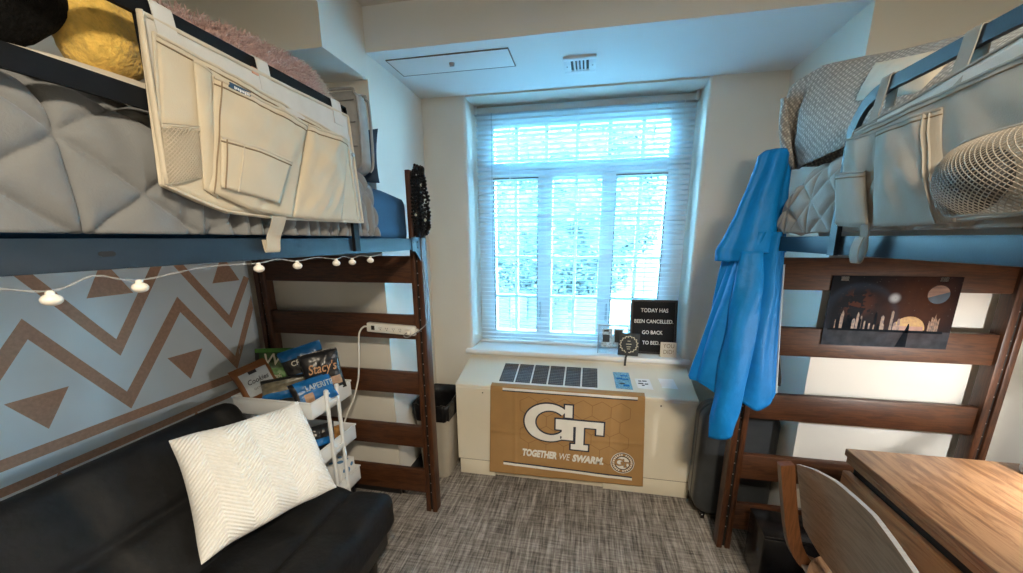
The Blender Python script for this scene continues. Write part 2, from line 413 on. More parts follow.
def nz(x, y, z=0.0): return noise.noise(V((x, y, z)))
def lerp(a, b, t): return a + (b - a) * t
def interp(tbl, x):
    if x <= tbl[0][0]: return tbl[0][1]
    for (a, fa), (b, fb) in zip(tbl, tbl[1:]):
        if x <= b:
            t = (x - a) / (b - a); return lerp(fa, fb, t)
    return tbl[-1][1]
def sm(t):
    t = max(0, min(1, t)); return t * t * (3 - 2 * t)
def curve_pts(P, n=8):
    """Catmull-Rom through P"""
    P = [V(p) for p in P]; out = []
    for i in range(len(P) - 1):
        p0 = P[max(i - 1, 0)]; p1 = P[i]; p2 = P[i + 1]; p3 = P[min(i + 2, len(P) - 1)]
        for k in range(n):
            t = k / n
            out.append(.5 * ((2 * p1) + (p2 - p0) * t + (2 * p0 - 5 * p1 + 4 * p2 - p3) * t * t + (3 * p1 - p0 - 3 * p2 + p3) * t ** 3))
    out.append(P[-1]); return out
SKY, LAMP, ADDED_LAMP, EXPO = 92, 60, 20, 0.55

# ================================================================== THE SETTING
XL, XR, YB, YP, YN = -1.79, 1.72, 2.42, 1.82, -2.4     # side walls, window wall, pier fronts, wall behind
AL, AR = -1.06, .985                                   # sides of the window bay
ZC, ZS = 2.53, 2.345                                   # ceiling, soffit

b = MB(); b.box((XL - .1, YN - .1, -.08), (XR + .1, YB + .4, 0)); struct(b.build('floor', 'carpet'))
b = MB(); b.box((XL - .1, YN - .1, ZC), (XR + .1, YP + .02, ZC + .08)); struct(b.build('ceiling', 'ceiling'))
b = MB(); b.box((XL - .1, YN, 0), (XL, YP, ZC)); struct(b.build('wall_left', 'wall'))
b = MB(); b.box((XR, YN, 0), (XR + .1, YP, ZC)); struct(b.build('wall_right', 'wall'))
b = MB(); b.box((XL - .1, YN - .1, 0), (XR + .1, YN, ZC)); struct(b.build('wall_front', 'wall'))
b = MB(); b.box((XL - .1, YP, 0), (AL, YB + .36, ZC + .08)); struct(b.build('wall_pier_left', 'wall'))
b = MB(); b.box((AR, YP, 0), (XR + .1, YB + .36, ZC + .08)); struct(b.build('wall_pier_right', 'wall'))
b = MB(); b.box((XL, 1.505, 2.235), (AL, YP, ZC)); struct(b.build('wall_bulkhead', 'wall'))
b = MB(); b.box((AL, YP, ZS), (AR, YB + .36, ZC + .08)); struct(b.build('ceiling_soffit', ['soffit']))
# window wall with rounded reveal edges
OX0, OX1, OZ0, OZ1 = -.777, .598, .735, 2.335
def jamb(mb, xa, xo, s):
    pts = [(xa, YB)]
    r = .022
    for k in range(7):
        a = k / 6 * PI / 2; pts.append((xo - s * r + s * r * math.sin(a), YB + r - r * math.cos(a)))
    pts += [(xo, YB + .36), (xa, YB + .36)]
    mb.prism(pts, 0, ZS, lambda p, d: V((p[0], p[1], d)))
b = MB(); jamb(b, AL, OX0, 1); jamb(b, AR, OX1, -1)
b.box((OX0, YB, 0), (OX1, YB + .36, OZ0 - .004)); b.box((OX0, YB, OZ1), (OX1, YB + .36, ZS))
struct(b.build('wall_window', 'wall'))
b = MB(); b.box((OX0 - .044, YB - .03, .726), (OX1 + .046, YB + .245, .756), .008, seg=3); struct(b.build('trim_1', 'trimwhite'))
for nm, lo, hi in (('baseboard_left', (XL, YN, 0), (XL + .01, YP, .1)), ('baseboard_right', (XR - .01, YN, 0), (XR, YP, .1)),
                   ('baseboard_pier_left', (XL + .01, YP - .01, 0), (AL, YP, .1)), ('baseboard_pier_right', (AR, YP - .01, 0), (XR - .01, YP, .1)),
                   ('baseboard_bay_left', (AL, YP, 0), (AL + .01, YB, .1)), ('baseboard_bay_right', (AR - .01, YP, 0), (AR, YB, .1)),
                   ('baseboard_front', (XL + .01, YN, 0), (XR - .01, YN + .01, .1))):
    b = MB(); b.box(lo, hi, .003); struct(b.build(nm, 'baseboard'))

# ---- window
w1 = bpy.data.objects.new('window_1', None); COL.objects.link(w1); w1.location = (-.09, 2.69, .756); w1['kind'] = 'structure'
FY0, FY1 = 2.665, 2.735
b = MB()
for lo, hi in (((OX0, FY0, .756), (-.665, FY1, OZ1)), ((.46, FY0, .756), (OX1, FY1, OZ1)), ((-.665, FY0, 2.222), (.46, FY1, OZ1)),
               ((-.665, FY0, 1.90), (.46, FY1, 2.0)), ((-.665, FY0, .756), (.46, FY1, .832)), ((-.365, FY0, .832), (-.262, FY1, 1.90)), ((.06, FY0, .832), (.157, FY1, 1.90))):
    b.box(lo, hi, .004)
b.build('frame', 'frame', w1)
b = MB()
for x in (-.51, -.307, -.104, .10, .305): b.box((x - .011, 2.68, 2.0), (x + .011, 2.72, 2.222))
for x, xa, xb in ((-.515, -.665, -.365), (-.101, -.262, .06), (.305, .157, .46)):
    b.box((x - .010, 2.68, .832), (x + .010, 2.72, 1.90))
    for z in (1.645, 1.37, 1.09): b.box((xa, 2.681, z - .009), (xb, 2.719, z + .009))
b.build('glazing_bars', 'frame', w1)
b = MB()
for xa, xb in ((-.672, -.358), (.150, .467)):
    b.box((xa, FY0 - .004, 1.896), (xb, FY0, 1.903)); b.box((xa, FY0 - .004, .84), (xa + .005, FY0, 1.896)); b.box((xb - .005, FY0 - .004, .84), (xb, FY0, 1.896))
    b.box((xa, FY0 - .003, 1.086), (xb, FY0 - .0005, 1.092))
b.build('gasket', 'framedark', w1)
for x in (-.335, .128):
    b = MB(); b.box((x - .008, FY0 - .02, .93), (x + .008, FY0, .99), .003); b.box((x - .006, FY0 - .035, .945), (x + .006, FY0 - .018, 1.06), .003); b.build('latch', 'headrail', w1)
b = MB(); b.box((-.66, 2.698, .835), (.455, 2.702, 2.22)); b.build('pane', 'glass', w1)

# ---- venetian blind
BY = 2.605
t = thing('venetian_blind', 'white venetian blind with thin open slats lowered over the window', 'blinds', (-.09, BY, .758))
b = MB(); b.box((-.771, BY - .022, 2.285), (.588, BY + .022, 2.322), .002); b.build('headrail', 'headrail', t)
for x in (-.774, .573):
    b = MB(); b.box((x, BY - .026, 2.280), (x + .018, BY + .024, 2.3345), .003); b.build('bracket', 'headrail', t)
b = MB(); n = 50; tilt = math.radians(11)
for k in range(n):
    zc = .80 + (2.270 - .80) * k / (n - 1)
    prof = []
    for q in range(5):
        a = (q / 4 - .5) * .036; h = .0022 * (1 - (a / .018) ** 2)
        prof.append((a * math.cos(tilt) - h * math.sin(tilt), -a * math.sin(tilt) + h * math.cos(tilt)))
    poly = prof + [(p[0], p[1] - .0007) for p in reversed(prof)]
    jx = .0015 * nz(k * 3.1, 1.7)
    b.prism(poly, -.766 + jx, .583 + jx, lambda p, d, zc=zc: V((d, BY + p[0], zc + p[1])))
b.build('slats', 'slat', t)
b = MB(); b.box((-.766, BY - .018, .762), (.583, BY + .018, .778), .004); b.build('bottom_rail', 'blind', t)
for x in (-.54, -.10, .36):
    b = MB()
    for dy in (-.017, .017): b.tube([(x, BY + dy, .775), (x, BY + dy, 2.29)], .0012, 5)
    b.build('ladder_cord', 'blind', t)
b = MB(); b.tube([(-.655, BY - .03, 2.285), (-.66, BY - .034, 1.25)], .0035, 6); b.build('tilt_wand', 'clear', t)
b = MB(); b.tube([(.515, BY - .028, 2.285), (.517, BY - .03, .95)], .0014, 5); b.lathe([(.003, 0), (.006, .01), (.005, .03), (.002, .036)], (.517, BY - .03, .92), 10); b.build('pull_cord', 'blind', t)

# ---- soffit: access panel and vent
t = thing('access_panel', 'long white ceiling access panel with a small round latch', 'access panel', (-.70, 1.99, ZS))
b = MB(); b.box((-1.002, 1.906, ZS - .004), (-.403, 2.083, ZS), .001); b.build('panel', 'soffit', t)
b = MB()
for lo, hi in (((-1.006, 1.902, ZS - .0045), (-.399, 1.906, ZS)), ((-1.006, 2.083, ZS - .0045), (-.399, 2.087, ZS)), ((-1.006, 1.906, ZS - .0045), (-1.002, 2.083, ZS)), ((-.403, 1.906, ZS - .0045), (-.399, 2.083, ZS))): b.box(lo, hi)
b.build('shadow_gap', 'seam', t)
b = MB(); b.lathe([(.001, -.012), (.012, -.011), (.014, -.004), (.014, 0)], (-.70, 1.99, ZS - .004), 20); b.box((-.712, 1.987, ZS - .0185), (-.688, 1.993, ZS - .015), .001); b.build('latch', 'steel', t)
t = thing('ceiling_vent', 'small white rectangular air vent set in the soffit near the window', 'vent', (-.085, 2.13, ZS))
b = MB()
for lo, hi in (((-.162, 2.045, ZS - .010), (-.005, 2.075, ZS)), ((-.162, 2.19, ZS - .010), (-.005, 2.225, ZS)), ((-.162, 2.075, ZS - .010), (-.128, 2.19, ZS)), ((-.040, 2.075, ZS - .010), (-.005, 2.19, ZS))): b.box(lo, hi, .002)
b.build('vent_frame', 'vent', t)
b = MB(); b.box((-.128, 2.075, ZS - .003), (-.040, 2.19, ZS - .0005)); b.build('duct', 'dark', t)
b = MB()
for k in range(4):
    x = -.128 + .088 * (k + 1) / 5; b.box((x - .004, 2.075, ZS - .009), (x + .004, 2.19, ZS - .003), rot=Matrix.Rotation(.3, 3, 'Y'))
b.build('louvre', 'vent', t)
b = MB()
for x in (-.146, -.022): b.lathe([(.001, -.0125), (.004, -.012), (.004, -.0095)], (x, 2.132, ZS), 10)
b.build('screw', 'steel', t)

# ---- ceiling lamp of the room (behind the camera)
t = thing('ceiling_lamp', 'round flush ceiling lamp with a warm diffuser, behind the viewer', 'ceiling lamp', (.42, -.50, ZC))
b = MB(); b.lathe([(.20, -.035), (.21, -.02), (.21, 0)], (.42, -.50, ZC), 40); b.build('lamp_rim', 'steel', t)
b = MB(); b.lathe([(.001, -.075), (.07, -.072), (.14, -.058), (.19, -.036)], (.42, -.50, ZC), 40); b.build('diffuser', 'lampglow', t)

# ================================================================== HEATER UNDER THE WINDOW
CX0, CX1, CY0 = -.788, .625, 2.085
def slope(y): return .62 + (y - CY0) * .26
t = thing('convector_heater', 'long cream metal heater cabinet with a sloping grille top, below the window', 'heater', (-.08, 2.25, 0))
b = MB()
prof = [(CY0, .109), (CY0, .600), (CY0 + .004, .604), (CY0, .606), (CY0, .616), (CY0 + .004, .6215), (2.419, slope(2.419)), (2.419, .109)]
b.prism(prof, CX0, CX1, lambda p, d: V((d, p[0], p[1])))
b.build('cabinet', 'conv', t, ang=25)
b = MB(); b.box((CX0 + .01, CY0 + .003, 0), (-.545, 2.41, .1035), .002); b.build('plinth', 'conv', t); b = MB(); b.box((.135, CY0 + .003, 0), (CX1 - .003, 2.41, .1035), .002); b.build('plinth', 'conv', t)
b = MB(); b.box((-.545, CY0 + .02, 0), (.135, 2.40, .085), .002); b.build('kick_panel', 'conv', t)
b = MB(); b.box((CX0 + .005, CY0 + .004, .1030), (CX1 - .005, 2.4, .1092)); b.build('shadow_gap', 'seam', t)
for x in (-.615, .43):
    b = MB(); b.lathe([(.0035, -.0015), (.0045, 0), (.0045, .003)], (x, CY0 - .001, .575), 12, axis='y'); b.build('cabinet_screw', 'dark', t)
def onslope(x, y, h=0.0):
    nn = V((0, -.26, 1)).normalized(); return V((x, y, slope(y))) + nn * h
for k in range(6):
    xa = -.524 + k * .1018; xb = xa + .0915
    b = MB(); b.prism([(xa, 2.143), (xb, 2.143), (xb, 2.338), (xa, 2.338)], .0004, .0016, lambda p, d: onslope(p[0], p[1], d))
    for q in range(12):
        y = 2.150 + q * .0163; b.prism([(xa, y), (xb, y), (xb, y + .0055), (xa, y + .0055)], .0016, .0045, lambda p, d: onslope(p[0], p[1], d), 1)
    for q in range(1, 8):
        x = xa + q * .0915 / 8; b.prism([(x, 2.143), (x + .0018, 2.143), (x + .0018, 2.338), (x, 2.338)], .0016, .0035, lambda p, d: onslope(p[0], p[1], d), 1)
    b.build('vent_grille', ['grille', 'grillebar'], t)

def slab(name, x0, x1, y0, y1, m, label, cat, group=None, sk=.012):
    mb = MB(); mb.prism([(x0 + sk, y0), (x1 + sk, y0 - .004), (x1, y1 + .003), (x0, y1)], .0004, .0022, lambda p, d: onslope(p[0], p[1], d))
    return tag(mb.build(name, m), label, cat, group)
lf = slab('leaflet', .172, .268, 2.150, 2.310, 'leaflet', 'pale blue printed leaflet lying on the heater top, next to the grille', 'leaflet')
b = MB()
for xa, xb, ya, yb in ((.215, .258, 2.272, 2.282), (.22, .262, 2.236, 2.248), (.19, .225, 2.24, 2.254), (.228, .262, 2.172, 2.190)):
    b.prism([(xa, ya), (xb, ya), (xb, yb), (xa, yb)], .0022, .0028, lambda p, d: onslope(p[0], p[1], d))
b.build('print', 'jacket', lf)
b = MB(); b.prism([(.205, 2.193), (.236, 2.193), (.236, 2.204), (.205, 2.204)], .0022, .0028, lambda p, d: onslope(p[0], p[1], d)); b.build('emblem', 'print_dark', lf)
c1 = slab('paper_card', .297, .384, 2.164, 2.256, 'paper', 'small white card with dark printed lines, beside the blue leaflet', 'card')
b = MB()
for xa, xb, ya in ((.318, .335, 2.228), (.340, .366, 2.230), (.315, .345, 2.205), (.352, .372, 2.202), (.335, .350, 2.188)):
    b.prism([(xa, ya), (xb, ya), (xb, ya + .010), (xa, ya + .010)], .0022, .0028, lambda p, d: onslope(p[0], p[1], d))
b.build('print', 'print_dark', c1)
slab('paper_note', .436, .523, 2.184, 2.271, 'paper', 'plain white slip of paper nearest the blue jacket on the heater top', 'paper')

# ---- flag over the heater
t = thing('flag', 'gold flag with a white GT emblem hung over the heater front', 'flag', (-.11, CY0 - .012, .04))
def fy(x, z): return CY0 - .009 - .004 * nz(x * 5, z * 6) - .0025 * math.exp(-((z - .33) / .012) ** 2) - .0025 * math.exp(-((x + .41) / .01) ** 2) - .002 * math.exp(-((x - .16) / .012) ** 2) - .010 * sm((.2 - z) / .2) * (.5 + .5 * nz(x * 3, 4))
def fpos(u, v, d=0.0):
    # v 0..1 hangs down the front, v 1..1.06 lies back on the sloping top
    x = lerp(lerp(-.578, -.562, min(v, 1)), lerp(.366, .340, min(v, 1)), u)
    zb = lerp(.040, .056, u) + .004 * nz(u * 6, 2)
    if v <= 1:
        z = lerp(zb, .6285, v); y = fy(x, z) if z < .6 else lerp(fy(x, z), CY0 - .004, (z - .6) / .0285); return V((x, y - d, z))
    s_ = (v - 1) * .6; return V((x, CY0 - .002 + s_, slope(CY0 + s_) + .006 + d))
b = MB(); b.grid(lambda u, v: fpos(u, v * 1.055), 150, 130); o = b.build('cloth', 'flag', t); solid(o, .0012)
ff = lambda p, d: V((p[0], fy(p[0], p[1]) - d, p[1]))
def dense(poly, step=.02):
    out = []
    for i in range(len(poly)):
        a = V((poly[i][0], poly[i][1])); c = V((poly[(i + 1) % len(poly)][0], poly[(i + 1) % len(poly)][1]))
        k = max(1, int((c - a).length / step))
        for q in range(k): out.append(tuple(a + (c - a) * q / k))
    return out
# hexagon print
b = MB(); R = .062
for i in range(-5, 6):
    for j in range(-4, 6):
        cx = -.11 + i * R * 1.732 + (R * .866 if j % 2 else 0); cz = .33 + j * R * 1.5
        for k in range(3):
            a0, a1 = k * PI / 3 + PI / 2, (k + 1) * PI / 3 + PI / 2
            p0 = V((cx + R * math.cos(a0), cz + R * math.sin(a0))); p1 = V((cx + R * math.cos(a1), cz + R * math.sin(a1)))
            if not (-.42 < p0.x < .30 and -.42 < p1.x < .30 and .14 < p0.y < .6 and .14 < p1.y < .6): continue
            nn = V((-(p1 - p0).y, (p1 - p0).x)).normalized() * .0016
            for q in range(6):
                s0, s1 = p0.lerp(p1, q / 6), p0.lerp(p1, (q + 1) / 6); b.prism([tuple(s0 - nn), tuple(s1 - nn), tuple(s1 + nn), tuple(s0 + nn)], .0008, .0016, ff)
b.build('hexagon_print', 'flagline', t)
def bar(x0, x1, z0, z1): return [(x0, z0), (x1, z0), (x1, z1), (x0, z1)]
def emblem(mb, cx, cz, S, d, g0, mi):
    """white interlocked letters G and T; S = scale, g0 = outline growth"""
    P = lambda x, z: (cx + x * S, cz + z * S)
    def ring(rx, rz, ix, iz, ox, a0, a1):
        n = 36
        for k in range(n):
            t0, t1 = a0 + (a1 - a0) * k / n, a0 + (a1 - a0) * (k + 1) / n
            q = []
            for rr, aa in ((1, t0), (1, t1), (0, t1), (0, t0)):
                if rr: q.append(P(rx * math.cos(aa), rz * math.sin(aa)))
                else: q.append(P(ox + ix * math.cos(aa), iz * math.sin(aa)))
            mb.prism(q, d, d + .0009, ff, mi)
    g = g0 / S
    ring(.145 + g, .123 + g, .092 - g, .080 - g, .012, math.radians(42), math.radians(322))
    for q in (bar(.098 - g, .142 + g, .044 - g, .122 + g),                    # top serif of the G
              bar(.082 - g, .150 + g, -.102 - g, .012 + g),                   # its upright foot
              bar(.045 - g, .325 + g, -.012 - g, .028 + g),                   # bar of the T
              bar(.045 - g, .082 + g, -.038 - g, .012 + g), bar(.285 - g, .325 + g, -.052 - g, .01 + g),   # its tips
              bar(.165 - g, .212 + g, -.145 - g, .01 + g), bar(.138 - g, .240 + g, -.160 - g, -.126 + g)):   # stem and foot
        
        (xa, za), (xb, zb) = P(*q[0]), P(*q[2]); nx = max(1, int((xb - xa) / .02)); nz_ = max(1, int((zb - za) / .02))
        for i in range(nx):
            for j in range(nz_):
                mb.prism(bar(lerp(xa, xb, i / nx), lerp(xa, xb, (i + 1) / nx), lerp(za, zb, j / nz_), lerp(za, zb, (j + 1) / nz_)), d - .0002, d + .0013, ff, mi)
b = MB(); emblem(b, -.205, .418, 1.0, .0020, .009, 1); emblem(b, -.205, .418, 1.0, .0034, 0, 0)
b.build('emblem', ['flagwhite', 'flagnavy'], t)
b = MB()
for k in range(40):
    xa, xb = lerp(-.486, .300, k / 40), lerp(-.486, .300, (k + 1) / 40); za, zb = lerp(.124, .108, k / 40), lerp(.124, .108, (k + 1) / 40)
    b.prism(bar(xa, xb, .600, .607), .0012, .002, ff, 1); b.prism(bar(xa, xb, .607, .6215), .0012, .002, ff, 0)
b.build('stripe', ['flagwhite', 'flagnavy'], t); b = MB()
for k in range(40):
    xa, xb = lerp(-.486, .300, k / 40), lerp(-.486, .300, (k + 1) / 40); za, zb = lerp(.124, .108, k / 40), lerp(.124, .108, (k + 1) / 40)
    b.prism([(xa, za - .004), (xb, zb - .004), (xb, zb + .004), (xa, za + .004)], .0014, .0022, ff, 1); b.prism([(xa, za - .020), (xb, zb - .020), (xb, zb - .004), (xa, za - .004)], .0014, .0022, ff, 0)
b.build('stripe', ['flagwhite', 'flagnavy'], t)
for s, x0, x1, bold in (('TOGETHER', -.363, -.150, .0034), ('WE', -.134, -.068, .0002), ('SWARM.', -.056, .130, .0034)):
    xm = (x0 + x1) / 2
    text('lettering', t, s, .062, frame4((xm, fy(xm, .195) - .0034, .2005 - .012 * (xm + .36)), (1, 0, -.012), (0, 0, 1)), 'flagwhite', .0006, .2, bold, fit=x1 - x0)
b = MB(); cx, cz = .240, .197
def disc(r0, r1, mi, d):
    n = 40
    for k in range(n):
        a0, a1 = 2 * PI * k / n, 2 * PI * (k + 1) / n
        q = [(cx + r1 * math.cos(a0), cz + r1 * math.sin(a0)), (cx + r1 * math.cos(a1), cz + r1 * math.sin(a1)), (cx + r0 * math.cos(a1), cz + r0 * math.sin(a1)), (cx + r0 * math.cos(a0), cz + r0 * math.sin(a0))]
        if r0 == 0: q = q[:3]
        b.prism(q, d, d + .0005, ff, mi)
disc(.064, .068, 0, .0012); disc(.060, .064, 1, .0012); disc(.040, .045, 1, .0012); disc(0, .040, 0, .0012)
for k in range(26):
    a = 2 * PI * k / 26
    if k % 13 == 6: continue
    q = [(cx + rr * math.cos(aa), cz + rr * math.sin(aa)) for rr, aa in ((.047, a - .07), (.058, a - .07), (.058, a + .07), (.047, a + .07))]
    b.prism(q, .0012, .0018, ff, 0)
emblem(b, cx - .018, cz + .003, .19, .0020, .001, 1); emblem(b, cx - .018, cz + .003, .19, .0030, 0, 2)
b.build('round_badge', ['flagwhite', 'flagnavy', 'flag'], t)

# ================================================================== THINGS ON THE WINDOW SILL
SZ = .7565
t = thing('letter_board', 'large black felt letter board with white letters leaning on the blind', 'letter board', (.428, 2.50, SZ))
up = V((0, .065, .35)).normalized(); xd = V((1, .03, 0)).normalized(); nn = xd.cross(up)   # nn faces the room
o0 = V((.283, 2.492, SZ))
def lb(x, z, d=0.0): return o0 + xd * x + up * z + nn * d
b = MB(); b.prism([(0.012, .012), (.278, .012), (.278, .343), (.012, .343)], -.006, .003, lambda p, d: lb(p[0], p[1], d))
for k in range(36): b.prism([(.012, .016 + k * .009), (.278, .016 + k * .009), (.278, .020 + k * .009), (.012, .020 + k * .009)], .003, .0042, lambda p, d: lb(p[0], p[1], d))
b.build('felt_panel', 'board', t)
b = MB()
for q in (bar(0, .290, 0, .012), bar(0, .290, .343, .355), bar(0, .012, .012, .343), bar(.278, .290, .012, .343)): b.prism(q, -.009, .009, lambda p, d: lb(p[0], p[1], d))
b.build('board_frame', 'boardframe', t)
for s, z, x, sz in (('TODAY HAS', .285, .148, .036), ('BEEN CANCELLED.', .213, .146, .034), ('GO BACK', .140, .140, .034), ('TO BED.', .072, .135, .034)):
    text('lettering', t, s, sz, frame4(lb(x, z, .0048), xd, up), 'whiteprint', .0006, 0, .0004, .86)
# photo frame
t = thing('photo_frame', 'clear acrylic photo frame with a small faded picture on the sill', 'photo frame', (.165, 2.455, SZ))
b = MB(); b.box((.078, 2.455, SZ), (.262, 2.461, .945), .001); b.build('acrylic_sheet', 'clear', t)
b = MB()
for lo, hi in (((.074, 2.451, SZ), (.080, 2.464, .949)), ((.262, 2.451, SZ), (.268, 2.464, .949)), ((.074, 2.451, .943), (.268, 2.464, .950))): b.box(lo, hi, .001)
b.build('metal_edge', 'photoframe', t)
b = MB(); b.box((.10, 2.4535, .80), (.166, 2.455, .925)); b.box((.175, 2.4535, .815), (.235, 2.455, .925)); b.build('picture', 'photo', t)
b = MB()
for x0, x1, z0, z1 in ((.106, .150, .835, .885), (.112, .144, .905, .918), (.182, .226, .835, .918)): b.box((x0, 2.4525, z0), (x1, 2.4535, z1), .0004)
b.build('picture_figure', 'chalk', t)
# small chalk sign on a stand
t = thing('chalk_sign', 'small square black sign with a white leaf wreath standing before the photo frame', 'sign', (.268, 2.42, SZ))
b = MB(); b.box((.205, 2.415, .760), (.333, 2.423, .908), .002, rot=Matrix.Rotation(.03, 3, 'Y')); b.build('sign_board', 'chalk', t)
b = MB()
for k in range(30):
    a = 2 * PI * k / 30; r = .050 + .004 * (k % 2); c = V((.269 + r * math.cos(a), 2.4135, .836 + r * math.sin(a)))
    b.ball(c, .006, 8, sc=(1.0 if k % 2 else .6, .15, .6 if k % 2 else 1.0))
b.build('wreath', 'lettercream', t)
b = MB()
for z, w in ((.858, .018), (.838, .034), (.820, .026), (.806, .020)): b.box((.269 - w / 2, 2.4135, z - .002), (.269 + w / 2, 2.415, z + .002))
b.build('writing', 'lettercream', t)
b = MB(); b.strap([(.262, 2.410, .80), (.258, 2.404, .765), (.252, 2.384, .757), (.250, 2.379, .735), (.249, 2.378, .703)], (1, 0, 0), .013, .002); b.build('ribbon', 'chalk', t)
b = MB(); b.box((.262, 2.424, SZ), (.276, 2.446, .80), .002); b.build('foot', 'boardframe', t)
# kraft card
t = thing('greeting_card', 'small kraft card with pencil lettering leaning at the sill corner', 'card', (.52, 2.435, SZ))
b = MB(); r = Matrix.Rotation(-.14, 3, 'X'); b.box((.468, 2.436, SZ + .0005), (.568, 2.439, .853), .0008, rot=r, piv=(.52, 2.437, SZ)); b.build('card', 'card', t)
for s, z in (('YOU', .828), ('DID!', .790)):
    text('lettering', t, s, .038, frame4((.518, 2.4340 + (z - SZ) * .141, z), (1, 0, 0), (0, .141, .99)), 'stitch', .0004, 0, 0, .85)

# ================================================================== LOFT BEDS
RUNG_Z = ((.110, .250), (.390, .515), (.700, .822), (1.002, 1.128), (1.288, 1.42))
def loft_bed(label, xin, s, ye, ynear, loc):
    """xin = x of the aisle-side post face, s = +1 if the wall is on the smaller-x side"""
    t = thing('loft_bed', label, 'loft bed', loc, 'wooden loft beds')
    X = lambda d: xin - s * d                    # d = distance from the aisle face towards the wall
    def bx(mb, d0, d1, y0, y1, z0, z1, bev=.003, mi=0):
        mb.box((min(X(d0), X(d1)), y0, z0), (max(X(d0), X(d1)), y1, z1), bev, mi)
    W = .965
    for yf, sg in ((ye, 1), (ynear, -1)):
        y0, y1 = (yf, yf + .06) if sg > 0 else (yf - .06, yf)
        for a in (0, W - .062):
            mb = MB(); bx(mb, a, a + .026, y0, y1, 0, 1.81, .004); bx(mb, a + .038, a + .062, y0, y1, 0, 1.81, .004)
            bx(mb, a + .026, a + .038, y0 + .010, y1 - .010, .01, 1.80, 0, 1)
            leg = mb.build('leg', ['wood_z', 'dark'], t)
            mb = MB(); k = 0; z = .12
            yy = y0 + .009 if sg > 0 else y1 - .009
            while z < 1.78:
                mb.lathe([(.0005, -.001), (.0032, 0), (.0032, .002)], (X(a + .032), yy, z), 8, axis='y'); z += .058
            mb.build('bolt_holes', 'steel', leg)
        for z0, z1 in RUNG_Z:
            mb = MB(); bx(mb, .0625, W - .0625, yf + sg * .012 if sg > 0 else yf - .040, yf + .040 if sg > 0 else yf - .012, z0, z1, .004)
            mb.build('rung', 'wood_x', t)
    ya, yb = ynear + .002, ye - .002
    for a in (.012, W - .058):
        mb = MB()
        if a < .1: bx(mb, .008, .013, ya, yb, 1.452, 1.503, .0015); bx(mb, .013, .05, ya, yb, 1.452, 1.457, .001)
        else: bx(mb, W - .013, W - .008, ya, yb, 1.452, 1.503, .0015); bx(mb, W - .05, W - .013, ya, yb, 1.452, 1.457, .001)
        r = mb.build('side_rail', 'navymetal', t)
        if a < .1:
            mb = MB()
            for y in (.497, .40 + ynear):
                q = [(y + .006 * math.cos(k * PI / 8) + (.006 if math.cos(k * PI / 8) > 0 else -.006), 1.478 + .0045 * math.sin(k * PI / 8)) for k in range(16)]
                mb.prism(q, .0070, .0078, lambda p, d: V((X(d), p[0], p[1])))
            mb.build('slot', 'dark', r)
    mb = MB(); bx(mb, .004, .0078, ye - .085, ye - .0005, 1.446, 1.508, .001)
    mb.prism([(ye - .06, 1.446), (ye - .0005, 1.446), (ye - .0005, 1.395)], .004, .0078, lambda p, d: V((X(d), p[0], p[1])))
    br = mb.build('corner_bracket', 'navymetal', t)
    mb = MB()
    for y, z in ((ye - .065, 1.485), (ye - .028, 1.487), (ye - .028, 1.462)): mb.lathe([(.0045, .0025), (.0045, .0045)], (X(0), y, z), 10, axis='x') if s < 0 else mb.lathe([(.0045, -.0045), (.0045, -.0025)], (X(0), y, z), 10, axis='x')
    mb.build('bolt', 'dark', br)
    y = ynear + .2
    while y < ye - .1:
        mb = MB(); bx(mb, .0145, W - .0145, y - .03, y + .03, 1.457, 1.468, .002); mb.build('support_bar', 'blackmetal', t); y += .24
    return t, X, bx, W

def guard_flat(mb, path, w, th, s, mi=0):
    """flat steel bar bent in the y-z plane at constant x; width w in plane, thickness th in x"""
    pts = [V(p) for p in path]; n = len(pts); ring = []
    for i, p in enumerate(pts):
        tt = (pts[min(i + 1, n - 1)] - pts[max(i - 1, 0)]).normalized(); nn = V((1, 0, 0)).cross(tt).normalized()
        ring.append([mb.bm.verts.new(p + nn * (w / 2 * a) + V((th / 2 * c, 0, 0))) for a, c in ((-1, -1), (1, -1), (1, 1), (-1, 1))])
    for i in range(n - 1):
        for k in range(4): mb.bm.faces.new([ring[i][k], ring[i][(k + 1) % 4], ring[i + 1][(k + 1) % 4], ring[i + 1][k]]).material_index = mi
    mb.bm.faces.new(ring[0][::-1]).material_index = mi; mb.bm.faces.new(ring[-1]).material_index = mi

# ---- left bed
LB, LX, lbx, LW = loft_bed('dark wooden loft bed above the black futon, with cream caddy on its rail', -.785, 1, 1.70, -.38, (-1.27, .66, 0))
mb = MB(); GX = -.787
guard_flat(mb, curve_pts([(GX, -.20, 1.46), (GX, -.20, 1.80), (GX, -.17, 1.88), (GX, -.10, 1.897), (GX, .4, 1.897), (GX, 1.13, 1.897), (GX, 1.175, 1.885), (GX, 1.19, 1.84), (GX, 1.19, 1.46)], 6), .030, .010, 1)
lgr = mb.build('guard_rail', 'blackmetal', LB)
mb = MB(); guard_flat(mb, [(GX, -.2, 1.744), (GX, 1.19, 1.744)], .034, .008, 1); mb.build('middle_bar', 'blackmetal', lgr)
mb = MB(); guard_flat(mb, [(GX, .630, 1.735), (GX, .630, 1.897)], .034, .009, 1); mb.build('upright', 'blackmetal', lgr)
